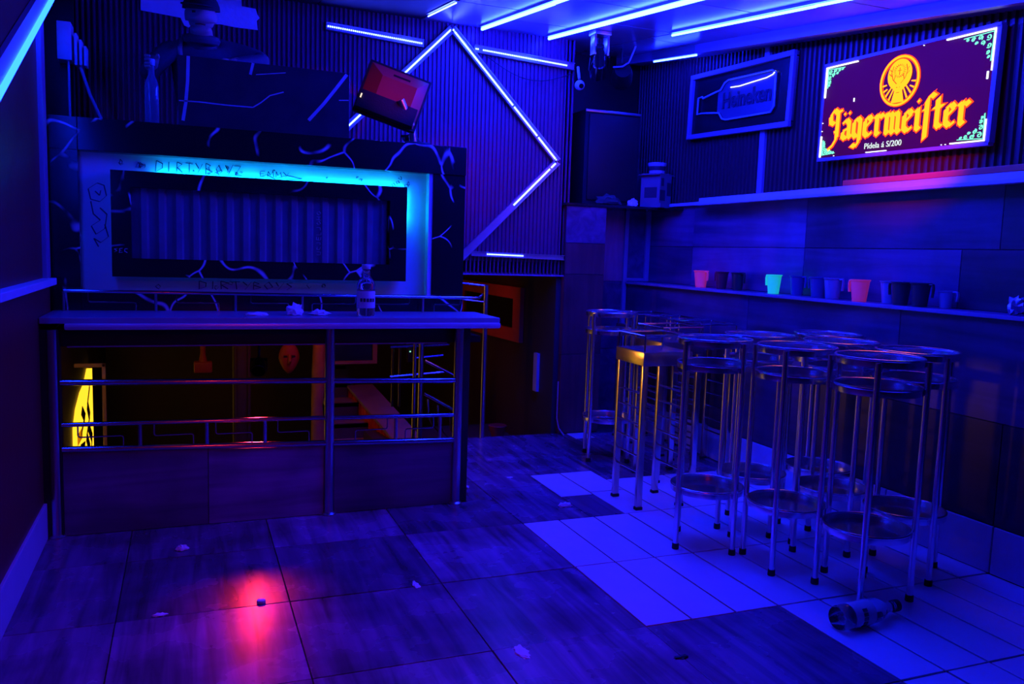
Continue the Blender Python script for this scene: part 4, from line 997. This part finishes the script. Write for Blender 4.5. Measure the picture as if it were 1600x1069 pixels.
# ================================================================== SIGNS ON THE RIBBED WALL
plain('sign_back', (0.02, 0.003, 0.008), 0.6, spec=0.1, emit=(1.0, 0.0, 0.5), estr=0.045)
emitter('letter_yellow', (1.0, 0.16, 0.006), 4.6)
emitter('letter_orange', (1.0, 0.035, 0.008), 3.0)
emitter('ornament_mint', (0.18, 1.0, 0.62), 1.5)
emitter('edge_white', (0.8, 0.85, 1.0), 2.2)
FR = {'J': (.86, [[(.08, 1.32), (.34, 1.62), (.62, 1.42), (.92, 1.56)], [(.62, 1.50), (.62, .10), (.34, -.28), (.02, -.48)], [(.08, 1.32), (.12, .98), (.38, .86)], [(.40, .42), (.62, .50)]]),
      'a': (.72, [[(.10, .82), (.36, 1.0), (.56, .82), (.56, .18), (.72, .04)], [(.56, .56), (.16, .42), (.12, .16), (.34, 0), (.56, .2)]]),
      'ä': (.72, [[(.10, .82), (.36, 1.0), (.56, .82), (.56, .18), (.72, .04)], [(.56, .56), (.16, .42), (.12, .16), (.34, 0), (.56, .2)], [(.16, 1.28), (.24, 1.36)], [(.50, 1.30), (.58, 1.38)]]),
      'g': (.70, [[(.14, .84), (.14, .20), (.32, .02), (.56, .2)], [(.14, .84), (.38, 1.0), (.56, .84), (.56, -.20), (.34, -.46), (.06, -.36)]]),
      'e': (.66, [[(.14, .18), (.14, .82), (.38, 1.0), (.58, .80), (.20, .48)], [(.14, .18), (.36, 0), (.62, .18)]]),
      'r': (.60, [[(.02, .86), (.22, 1.0), (.22, .12), (.36, 0)], [(.22, .78), (.44, 1.0), (.60, .86)]]),
      'm': (1.10, [[(.02, .86), (.20, 1.0), (.20, .12), (.32, 0)], [(.20, .78), (.42, 1.0), (.55, .86), (.55, .12), (.67, 0)], [(.55, .78), (.76, 1.0), (.90, .86), (.90, .12), (1.04, 0)]]),
      'i': (.42, [[(.02, .86), (.20, 1.0), (.20, .12), (.34, 0)], [(.16, 1.32), (.26, 1.42)]]),
      's': (.56, [[(.24, -.46), (.24, 1.34), (.42, 1.60), (.66, 1.46)], [(.08, .95), (.24, .95)]]),
      't': (.54, [[(.24, 1.36), (.24, .16), (.40, 0), (.56, .12)], [(.04, .96), (.52, .96)]])}
def sign_pos(t, x, y, z, roll):
    t.location = (0, 0, 0); t.matrix_world = Matrix.Translation((x, y, z)) @ Matrix.Rotation(-PI / 2, 4, 'Z') @ Matrix.Rotation(math.radians(roll), 4, 'Y')
W_, H_ = 1.105, 0.525
jg = thing('lit_sign', 'glowing dark sign with yellow blackletter word, round emblem and mint corner scrolls', 'sign', (0, 0, 0))
def fl(u, v, d): return (u, -d, v)
b = MB(); b.box(-W_ / 2, W_ / 2, -0.030, 0.0, -H_ / 2, H_ / 2); b.build('panel', 'sign_back', jg, smooth=False)
b = MB()
for r in ((-W_ / 2 - .012, W_ / 2 + .012, H_ / 2 - .004, H_ / 2 + .014), (-W_ / 2 - .012, W_ / 2 + .012, -H_ / 2 - .014, -H_ / 2 + .004), (-W_ / 2 - .012, -W_ / 2 + .004, -H_ / 2, H_ / 2), (W_ / 2 - .008, W_ / 2 + .016, -H_ / 2, H_ / 2)):
    b.box(r[0], r[1], -0.036, 0.0, r[2], r[3])
b.build('frame', 'violet_trim', jg, smooth=False)
b = MB(); hw, hh = W_ / 2 - .008, H_ / 2 - .008
for r in ((-hw, -hw + .24, hh - .006, hh), (-hw, -hw + .006, hh - .17, hh), (hw - .27, hw, hh - .006, hh), (hw - .006, hw, hh - .19, hh), (hw - .19, hw, -hh, -hh + .006), (hw - .006, hw, -hh, -hh + .10), (-hw + .36, -hw + .50, -hh, -hh + .004), (-hw, -hw + .005, -hh, -hh + .12)):
    b.box(r[0], r[1], -0.040, -0.030, r[2], r[3])
rnd = random.Random(5)
for k in range(16):
    u = rnd.choice((-hw, hw - .004)) if k % 2 else rnd.uniform(-hw, hw); v = rnd.uniform(-hh, hh) if k % 2 else rnd.choice((-hh, hh - .004))
    b.box(u, u + .004, -0.036, -0.030, v, v + .004)
b.build('edge_light', 'edge_white', jg, smooth=False, kind='stuff')
b = MB(); b.box(-.315, -.309, -.034, -.03, .035, .055); b.box(hw - .03, hw - .022, -.034, -.03, .03, .065); b.build('scratches', 'edge_white', jg, smooth=False, kind='stuff')
# blackletter word
word = 'Jägermeister'; x = 0.0; lay = []; first_s = True
for ch_ in word:
    w_, ls = FR[ch_]; lay += [[(x + u, v) for u, v in ln] for ln in ls]; x += w_ + 0.06
S_ = 0.93 / x; TH = 0.105
lay = [[(-0.485 + u * S_, -0.165 + v * TH + 0.0 * u) for u, v in ln] for ln in lay]
b = MB(); b.strokes(lay, fl, 0.036, 0.62, 0.031, 0.034, extra=0.0045); b.build('letter_glow', 'letter_orange', jg, smooth=False)
b = MB(); b.strokes(lay, fl, 0.032, 0.62, 0.0345, 0.037); b.build('lettering', 'letter_yellow', jg, 'yellow blackletter word', smooth=False)
# emblem
ex, ez = 0.0, 0.100
def disc(b, cx, cz, r, d0, d1, seg=36, r_in=0.0):
    if r_in:
        for k in range(seg):
            a0, a1 = 2 * PI * k / seg, 2 * PI * (k + 1) / seg
            b.prism([(cx + r_in * math.cos(a0), cz + r_in * math.sin(a0)), (cx + r * math.cos(a0), cz + r * math.sin(a0)), (cx + r * math.cos(a1), cz + r * math.sin(a1)), (cx + r_in * math.cos(a1), cz + r_in * math.sin(a1))], fl, d0, d1)
    else: b.prism([(cx + r * math.cos(2 * PI * k / seg), cz + r * math.sin(2 * PI * k / seg)) for k in range(seg)], fl, d0, d1)
b = MB(); disc(b, ex, ez, 0.132, 0.031, 0.034, r_in=0.110); em = b.build('emblem_glow', 'letter_orange', jg, smooth=False)
b = MB(); disc(b, ex, ez, 0.128, 0.0345, 0.037, r_in=0.117)
disc(b, ex, ez + 0.032, 0.078, 0.0345, 0.037)
for k in range(11):
    a = PI + math.radians(8 + k * 16.4)
    if 250 < math.degrees(a) % 360 < 290: continue
    c_, s_ = math.cos(a), math.sin(a); n_ = (-s_ * 0.0045, c_ * 0.0045); r0 = 0.062 if s_ < -.5 else 0.082
    o0 = (ex + r0 * c_, ez + r0 * s_ + (0.012 if s_ < -.5 else 0)); o1 = (ex + .110 * c_, ez + .110 * s_)
    b.prism([(o0[0] - n_[0] * .6, o0[1] - n_[1] * .6), (o0[0] + n_[0] * .6, o0[1] + n_[1] * .6), (o1[0] + n_[0], o1[1] + n_[1]), (o1[0] - n_[0], o1[1] - n_[1])], fl, 0.0345, 0.037)
b.prism([(ex - .040, ez - .110), (ex + .040, ez - .110), (ex + .024, ez - .050), (ex + .040, ez - .030), (ex + .022, ez - .020), (ex, ez - .012), (ex - .022, ez - .020), (ex - .040, ez - .030), (ex - .024, ez - .050)], fl, 0.0345, 0.0385)
b.build('emblem', 'letter_yellow', jg, 'round yellow stag emblem', smooth=False)
b = MB()
ln = [[(ex, ez + .030), (ex, ez + .066)], [(ex - .013, ez + .052), (ex + .013, ez + .052)]]
for sx in (-1, 1):
    ln += [[(ex + sx * .014, ez - .014), (ex + sx * .040, ez + .010), (ex + sx * .052, ez + .045), (ex + sx * .042, ez + .078)], [(ex + sx * .048, ez + .028), (ex + sx * .066, ez + .042)], [(ex + sx * .034, ez + .004), (ex + sx * .026, ez + .030)], [(ex + sx * .051, ez + .052), (ex + sx * .062, ez + .064)]]
for k in range(20):
    a = 2 * PI * k / 20; ln.append([(ex + .026 * math.cos(a), ez + .050 + .026 * math.sin(a)), (ex + .040 * math.cos(a), ez + .050 + .034 * math.sin(a))])
b.strokes(ln, fl, 0.0042, 0.6, 0.037, 0.0385)
b.strokes([[(ex - .010, ez - .060), (ex + .010, ez - .060)], [(ex - .012, ez - .032), (ex - .006, ez - .034)], [(ex + .012, ez - .032), (ex + .006, ez - .034)]], fl, 0.005, 0.6, 0.0385, 0.0395)
b.build('emblem_lines', 'letter_orange', jg, smooth=False, kind='stuff')
# subtitle
def text_mesh(s, size, mat, parent, name, M, extrude=0.0012, bevel=0.0, outline=False, shear=0.0):
    cu = bpy.data.curves.new(name, 'FONT'); cu.body = s; cu.size = size; cu.extrude = extrude; cu.align_x = 'CENTER'; cu.shear = shear
    if outline: cu.fill_mode = 'NONE'; cu.bevel_depth = bevel; cu.extrude = 0
    cu.resolution_u = 3
    o = bpy.data.objects.new(name + '_t', cu); COL.objects.link(o)
    dg = bpy.context.evaluated_depsgraph_get(); dg.update()
    me = bpy.data.meshes.new_from_object(o.evaluated_get(dg)); bpy.data.objects.remove(o); bpy.data.curves.remove(cu)
    me.transform(M); me.materials.clear(); me.name = name
    return link(name, me, mat, parent, smooth=False)
FLAT = Matrix.Rotation(PI / 2, 4, 'X')
text_mesh('Pídela á S/200', 0.044, 'sign_text_white', jg, 'subtitle', Matrix.Translation((-0.075, -0.034, -0.233)) @ FLAT @ Matrix.Diagonal((1.05, 1, 1, 1)))
# corner scrolls
for sx, sz, k_ in ((-1, 1, 1.0), (1, 1, 1.25), (-1, -1, .8), (1, -1, 1.1)):
    b = MB(); cu_, cz_ = sx * (hw - .012), sz * (hh - .012); L_ = []
    for (du, dv, r) in ((.022, .020, .015), (.058, .016, .013), (.088, .018, .011), (.112, .014, .008), (.018, .056, .013), (.020, .084, .010), (.016, .104, .007), (.046, .040, .012), (.074, .036, .008)):
        pts = []
        for i in range(10):
            a = i * 0.85 + du * 40; rr = r * (1 - i * .085)
            pts.append((cu_ - sx * (du * k_ + rr * math.cos(a)), cz_ - sz * (dv * k_ * .85 + rr * math.sin(a))))
        L_.append(pts)
    L_.append([(cu_, cz_), (cu_ - sx * .13 * k_, cz_ - sz * .006)]); L_.append([(cu_, cz_), (cu_ - sx * .005, cz_ - sz * .105 * k_)])
    b.strokes(L_, fl, 0.0062, 0.6, 0.031, 0.034); b.build('corner_scroll', 'ornament_mint', jg, 'mint green scrollwork', smooth=False)
sign_pos(jg, 3.505, 3.395, 2.200, 1.3)

# unlit bottle sign
W2, H2 = 1.13, 0.462
hk = thing('bottle_sign', 'framed unlit sign with a lying bottle outline and lettering', 'sign', (0, 0, 0))
b = MB(); b.box(-W2 / 2, W2 / 2, -0.02, 0.0, -H2 / 2, H2 / 2); b.build('panel', 'sign_face', hk, smooth=False)
for r in ((-W2 / 2, W2 / 2, H2 / 2 - .034, H2 / 2), (-W2 / 2, W2 / 2, -H2 / 2, -H2 / 2 + .034), (-W2 / 2, -W2 / 2 + .03, -H2 / 2 + .034, H2 / 2 - .034), (W2 / 2 - .03, W2 / 2, -H2 / 2 + .034, H2 / 2 - .034)):
    b = MB(); b.box(r[0], r[1], -0.045, 0.0, r[2], r[3], bev=0.004); b.build('frame_bar', 'violet_trim', hk, smooth=False)
ol = [(-.455, .058), (-.405, .062), (-.395, .050), (-.24, .075), (-.185, .082), (-.145, .125), (-.10, .140), (.36, .138), (.40, .120), (.405, -.09), (.375, -.125), (-.10, -.128), (-.145, -.118), (-.185, -.075), (-.24, -.068), (-.40, -.055), (-.455, -.058)]
b = MB(); b.tube([(u, -0.036, v) for u, v in ol], 0.0065, 8, closed=True); b.build('bottle_outline', 'neon_off', hk, 'pale tube bent to a bottle outline')
b = MB(); b.prism([(-.225, .072), (-.185, .078), (-.145, .120), (-.10, .135), (.36, .133), (.395, .118), (.40, -.088), (.37, -.120), (-.10, -.123), (-.145, -.112), (-.185, -.070), (-.225, -.064)], fl, 0.021, 0.026); b.build('bottle_plate', 'bottle_plate', hk, smooth=False)
text_mesh('Heineken', 0.150, 'label_dark', hk, 'lettering', Matrix.Translation((0.10, -0.030, -0.045)) @ Matrix.Rotation(math.radians(0), 4, 'Y') @ FLAT @ Matrix.Diagonal((0.92, 1, 1, 1)), bevel=0.0045, outline=True)
b = MB(); b.tube([(-.08, -.03, .088), (.02, -.03, .084), (.15, -.03, .092), (.30, -.03, .100), (.36, -.03, .112), (.385, -.03, .130)], 0.0035, 6); b.build('strip_reflection', 'edge_white', hk, 'painted reflection of an LED strip on the bottle')  # glowing tube drawn as the LED strip's reflection on the sign
sign_pos(hk, 3.530, 4.820, 2.432, 2.2)

# red plank lying on the cap
b = MB(); v = [(x, y, z) for x in (3.415, 3.535) for (y, z) in ((1.6, 1.776), (3.66, 1.776), (3.70, 1.800), (1.6, 1.800))]
M = Matrix.Identity(4)
b.box(3.43, 3.530, 1.2, 3.70, 1.776, 1.806, bev=0.003)
o = b.build('plank', 'plank_red', None, smooth=False); tag(recenter(o, (3.48, 2.4, 1.776)), 'long plank lying on the wall cap under the glowing sign, lit red', 'plank')

# ================================================================== JUGS ON THE LEDGE
def jug(mat, label, y, x=3.385, s=1.0, handle=-1, h=0.118):
    t = thing('plastic_jug', label, 'jug', (x, y, 1.143), 'plastic jugs on the ledge')
    r0, r1 = 0.036 * s, 0.050 * s
    b = MB(); b.lathe([(0, 0.001), (r0, 0.001), (r0 + (r1 - r0) * .9, h * .92), (r1 + .003, h * .95), (r1 + .004, h), (r1 - .001, h), (r0 - .002, 0.006), (0, 0.006)], (x, y, 1.143), 20); b.build('body', mat, t)
    dy = handle
    b = MB(); b.tube([(x, y + dy * (r1 + .001), 1.143 + h * .93), (x, y + dy * (r1 + .024), 1.143 + h * .94), (x, y + dy * (r1 + .028), 1.143 + h * .8), (x, y + dy * (r1 + .024), 1.143 + h * .42)], 0.0055, 8, sx=1.6); b.build('handle', mat, t)
    return t
JG = [('jug_pink', 'glowing pink plastic jug on the ledge', 4.975, 3.40, 1.0, -1), ('jug_red', 'dark red plastic jug beside the pink one', 4.745, 3.41, .9, 1), ('jug_olive', 'nearly black plastic jug, second after the pink one on the ledge', 4.58, 3.42, .85, -1),
      ('jug_green', 'glowing green plastic jug on the ledge', 4.165, 3.38, .9, 1), ('jug_blue', 'faint blue plastic jug beside the green one', 4.00, 3.42, .9, -1), ('jug_blue', 'dark blue plastic jug with its handle towards the green one', 3.80, 3.40, 1.0, 1),
      ('jug_clear', 'pale blue plastic jug between the dark blue and the coral one', 3.65, 3.37, 1.0, -1), ('jug_coral', 'glowing coral plastic jug on the ledge', 3.435, 3.355, 1.0, 1), ('jug_clear', 'pale clear plastic jug right beside the coral one', 3.29, 3.42, 1.05, -1),
      ('jug_olive', 'dark olive plastic jug nearer to the coral one', 3.165, 3.36, .95, 1), ('jug_olive', 'dark olive plastic jug farther from the coral one', 3.055, 3.37, .95, -1), ('jug_clear', 'small pale plastic jug at the end of the row', 2.955, 3.43, .75, -1)]
for m_, lab, y, x, s, hd in JG: jug(m_, lab, y, x, s, hd, 0.118 if s > .8 else 0.085)
crumple('foil_scrap', 'crumpled shiny foil on the ledge at the picture edge', (3.39, 2.55, 1.143), (0.045, 0.04, 0.06), 'aluminium', 'foil', seed=9)

# ================================================================== LOUDSPEAKER AND CLUTTER ON THE PILLAR
sp = thing('loudspeaker', 'tall black loudspeaker on top of the tiled pillar', 'loudspeaker', (3.02, 5.8, 1.722))
b = MB(); b.box(2.775, 3.245, 5.66, 6.05, 1.722, 2.425, bev=0.012); b.build('cabinet', 'speaker_black', sp)
b = MB(); b.box(2.805, 3.215, 5.645, 5.66, 1.76, 2.39, bev=0.006); b.build('grille', 'black', sp)
b = MB(); b.box(2.775, 3.245, 5.648, 5.662, 2.405, 2.425, bev=0.004); b.build('top_edge', 'steel_worn', sp)
bx = thing('carton', 'printed cardboard carton on the corner of the wall beside the loudspeaker', 'box', (3.385, 5.62, 1.722))
Mb = Matrix.Translation((3.385, 5.62, 1.755)) @ Matrix.Rotation(math.radians(28), 4, 'Z')
b = MB(); b.box(-0.085, 0.085, -0.085, 0.085, 0, 0.225, bev=0.002, M=Mb); b.build('body', 'cardboard', bx, smooth=False)
b = MB(); b.box(-0.086, -0.006, -0.0865, -0.085, 0.02, 0.10, M=Mb); b.box(0.02, 0.08, -0.0865, -0.085, 0.06, 0.16, M=Mb); b.box(-0.07, -0.03, -0.0865, -0.085, 0.13, 0.19, M=Mb); b.box(-0.0865, -0.085, -0.06, 0.05, 0.04, 0.12, M=Mb); b.build('print', 'label_dark', bx, 'dark printed blocks', smooth=False)
b = MB(); b.box(-0.095, 0.0, -0.09, 0.09, 0.222, 0.227, M=Mb @ Matrix.Rotation(math.radians(-6), 4, 'Y')); b.box(0.0, 0.1, -0.09, 0.09, 0.224, 0.229, M=Mb @ Matrix.Rotation(math.radians(5), 4, 'Y')); b.build('flap', 'cardboard', bx, smooth=False)
b = MB(); b.box(-0.092, 0.082, -0.10, -0.08, -0.033, 0.0, M=Mb); b.box(-0.085, 0.085, -0.085, 0.085, -0.033, 0.0, M=Mb); b.build('tray', 'cardboard', bx, smooth=False)
tb = thing('paint_tub', 'small pale tub standing on the carton', 'tub', (3.385, 5.62, 1.985))
b = MB(); b.lathe([(0, 0), (0.058, 0), (0.068, 0.06), (0.072, 0.066), (0.072, 0.078), (0.066, 0.08), (0, 0.078)], (3.385, 5.62, 1.985), 18); b.build('body', 'tub', tb)
b = MB(); b.lathe([(0.0630, 0.020), (0.0645, 0.022), (0.068, 0.05), (0.0675, 0.052)], (3.385, 5.62, 1.985), 18); b.build('label_band', 'label_dark', tb)
crumple('cloth_heap', 'dark heap of cloth at the foot of the loudspeaker', (2.96, 5.59, 1.722), (0.10, 0.035, 0.055), 'dust_green', 'cloth', seed=12)
crumple('paper_scrap', 'small pale scrap lying on the pillar top beside the carton', (3.16, 5.575, 1.722), (0.04, 0.03, 0.04), 'tissue', 'paper', seed=13)
crumple('bag', 'dark bag stuffed between loudspeaker and carton', (3.385, 6.02, 1.722), (0.085, 0.085, 0.36), 'jacket', 'bag', seed=15)

# ================================================================== FIXTURES ON THE CEILING
mh = thing('moving_head_light', 'dark moving-head spotlight hanging from the ceiling by the LED tube', 'spotlight', (2.56, 5.05, zc(5.05)))
zt_ = zc(5.05)
b = MB(); b.box(2.50, 2.62, 5.0, 5.10, zt_ - 0.035, zt_ - 0.002, bev=0.006); b.build('base', 'steel_worn', mh)
for x in (2.505, 2.60):
    b = MB(); b.box(x, x + 0.018, 5.02, 5.08, zt_ - 0.16, zt_ - 0.03, bev=0.004); b.build('yoke_arm', 'steel_worn', mh)
Mh = Matrix.Translation((2.56, 5.05, zt_ - 0.16)) @ Matrix.Rotation(math.radians(38), 4, 'X') @ Matrix.Rotation(math.radians(-18), 4, 'Y')
b = MB(); b.lathe([(0, 0.07), (0.03, 0.07), (0.036, 0.04), (0.038, -0.07), (0.033, -0.075), (0.031, -0.06), (0, -0.06)], seg=20, M=Mh); b.build('head', 'black_gloss', mh)
b = MB(); b.lathe([(0.034, -0.074), (0.040, -0.074), (0.040, -0.064), (0.037, -0.064)], seg=20, M=Mh); b.build('lens_ring', 'steel', mh)
pr = thing('par_light', 'dark par lamp hanging in the corner below the moving-head light', 'spotlight', (2.70, 5.35, zc(5.35)))
b = MB(); b.cyl((2.70, 5.35, zc(5.35)), (2.70, 5.35, 2.70), 0.008, 8); b.build('stem', 'black', pr)
Mp = Matrix.Translation((2.70, 5.33, 2.65)) @ Matrix.Rotation(math.radians(60), 4, 'X') @ Matrix.Rotation(math.radians(-20), 4, 'Y')
b = MB(); b.lathe([(0, 0.09), (0.05, 0.085), (0.06, 0.02), (0.062, -0.07), (0.056, -0.07), (0.05, -0.03), (0, -0.03)], seg=20, M=Mp); b.build('can', 'black_gloss', pr)
b = MB(); b.box(-0.07, -0.064, -0.01, 0.01, -0.02, 0.11, M=Mp); b.box(0.064, 0.07, -0.01, 0.01, -0.02, 0.11, M=Mp); b.build('bracket', 'black', pr)
p2_ = thing('par_light', 'pale-faced par lamp mounted above the loudspeaker', 'spotlight', (3.05, 5.65, 2.95))
b = MB(); b.cyl((3.05, 5.65, zc(5.65)), (3.05, 5.65, 2.75), 0.008, 8); b.build('stem', 'black', p2_)
Mp = Matrix.Translation((3.05, 5.63, 2.68)) @ Matrix.Rotation(math.radians(72), 4, 'X') @ Matrix.Rotation(math.radians(-24), 4, 'Y')
b = MB(); b.lathe([(0, 0.11), (0.06, 0.10), (0.078, 0.03), (0.080, -0.06), (0.072, -0.06), (0.066, -0.04), (0, -0.04)], seg=24, M=Mp); b.build('can', 'black', p2_)
b = MB(); b.lathe([(0.0, -0.043), (0.064, -0.043), (0.064, -0.047), (0.0, -0.047)], seg=24, M=Mp); b.build('front_lens', 'steel_worn', p2_)
b = MB(); b.box(-0.078, 0.078, -0.008, 0.012, -0.072, -0.060, M=Mp); b.build('guard_bar', 'black', p2_)
b = MB(); b.tube([(2.93, 5.55, 2.72), (2.98, 5.50, 2.72), (3.02, 5.48, 2.75), (3.05, 5.48, 2.82), (3.07, 5.48, 2.87)], 0.006, 8)
o = b.build('hanging_cable', 'cable_white', None); tag(recenter(o, (3.0, 5.5, 2.8)), 'pale cable curling down from the end of the cornice LED tube', 'cable')
cv = thing('security_camera', 'small white round security camera under the end of the LED bar', 'camera', (2.645, 5.57, 2.69))
b = MB(); b.cyl((2.645, 5.55, 2.69), (2.645, 5.52, 2.60), 0.010, 8); b.build('bracket', 'plastic_white', cv)
b = MB(); t_ = bmesh.new(); bmesh.ops.create_uvsphere(t_, u_segments=18, v_segments=12, radius=0.036); b.add(t_, Matrix.Translation((2.640, 5.50, 2.553))); b.build('ball', 'plastic_white', cv)
b = MB(); b.lathe([(0, 0), (0.017, 0), (0.017, 0.012), (0, 0.012)], seg=16, M=Matrix.Translation((2.640, 5.50, 2.553)) @ Vector((-0.1, -0.95, -0.28)).to_track_quat('Z', 'Y').to_matrix().to_4x4() @ Matrix.Translation((0, 0, 0.029))); b.build('lens', 'lens', cv)
b = MB(); b.tube([(1.95 + 0.05 * i, 5.56, 2.69 - 0.004 * i - 0.10 * math.sin(PI * i / 13)) for i in range(14)], 0.003, 6)
o = b.build('hanging_cable', 'cable', None); tag(recenter(o, (2.3, 5.56, 2.65)), 'thin dark cable sagging under the LED bar on the far wall', 'cable')
b = MB(); zz = zc(5.3); b.tube([(3.53, 6.2, 2.5), (3.52, 5.9, 2.47), (3.50, 5.7, 2.5)], 0.01, 6)
# red wash lamps, out on the ceiling over the dance floor
lamp('wash_light', 'red wash lamp on the ceiling above the stools', (2.0, 2.2, zc(2.2) - 0.13), (3.46, 3.25, 1.93), (1.0, 0.03, 0.03), 130.0, 0.42, 1.0, radius=0.04, top=zc(2.2))
lamp('wash_light', 'narrow red spot added on the ceiling to redden the monitor', (2.05, 1.9, zc(1.9) - 0.13), (1.11, 4.78, 2.26), (1.0, 0.05, 0.04), 160.0, 0.15, 1.0, radius=0.03, top=zc(1.9))  # added lamp, cone kept narrow so only the monitor turns red
lamp('added_red_light', 'added red light hidden behind the monitor to redden the wall ribs', (1.33, 5.04, 1.975), (1.95, 5.62, 1.62), (1.0, 0.03, 0.06), 4.0, 1.7, 1.0, radius=0.03)  # added lamp, out of sight, gives the far-wall ribs their red
lamp('wash_light', 'red wash lamp on the ceiling over the dance floor near the camera', (0.25, 0.5, zc(0.5) - 0.13), (0.40, 2.7, 0.0), (1.0, 0.02, 0.04), 26.0, 1.25, 1.0, radius=0.05, top=zc(0.5))

# ================================================================== LITTER ON THE FLOOR
lb = bottle('fallen_bottle', 'empty clear bottle with black cap lying on the white floor tiles', (2.215, 2.255, 0.047), 0.315, 0.046, (0, PI / 2, math.radians(4)), glass='glass_blue')
cap_ = MB(); cap_.lathe([(0, 0), (0.016, 0), (0.017, 0.002), (0.016, 0.010), (0.012, 0.012), (0, 0.012)], (0.252, 3.121, 0.001), 20)
o = cap_.build('crown_cork', 'plastic_white', None); tag(recenter(o, (0.252, 3.121, 0.001)), 'round pale bottle cap lying in the red pool of light', 'bottle cap')
crumple('foil_scrap', 'small shiny foil scrap on the floor in front of the counter', (-0.027, 3.778, 0.0), (0.026, 0.016, 0.018), 'tissue', 'foil', seed=21)
crumple('paper_scrap', 'flat pale scrap on a floor joint left of the bottle cap', (-0.10, 3.115, 0.0), (0.026, 0.012, 0.006), 'tissue', 'paper', seed=22)
b = MB(); b.cyl((1.445, 4.40, 0.009), (1.485, 4.345, 0.009), 0.008, 10); o = b.build('cigarette_butt', 'tissue', None); tag(recenter(o, (1.465, 4.37, 0.0)), 'white cigarette butt at the foot of the counter post', 'cigarette butt')
crumple('paper_scrap', 'white crumpled scrap on the dark tile between white tiles', (1.876, 3.889, 0.0), (0.04, 0.016, 0.016), 'tissue', 'paper', seed=23)
crumple('paper_scrap', 'tiny white fleck beside the farthest white floor tile', (1.80, 4.50, 0.0), (0.022, 0.008, 0.004), 'tissue', 'paper', seed=24)
crumple('paper_scrap', 'torn wet tissue on the dark floor near the bottom edge', (1.045, 2.455, 0.0), (0.022, 0.05, 0.006), 'tissue', 'paper', seed=25)
crumple('paper_scrap', 'wet shiny fleck of plastic on the floor midway to the counter', (0.85, 3.107, 0.0), (0.014, 0.035, 0.005), 'tissue', 'plastic', seed=26)
crumple('dirt_clump', 'dark lump of dirt on the floor near the white tiles', (1.549, 2.255, 0.0), (0.03, 0.012, 0.006), 'black', 'dirt', seed=27)
crumple('dirt_clump', 'dark lump of dirt on the floor behind the counter end', (1.66, 4.95, 0.0), (0.025, 0.012, 0.008), 'black', 'dirt', seed=28)
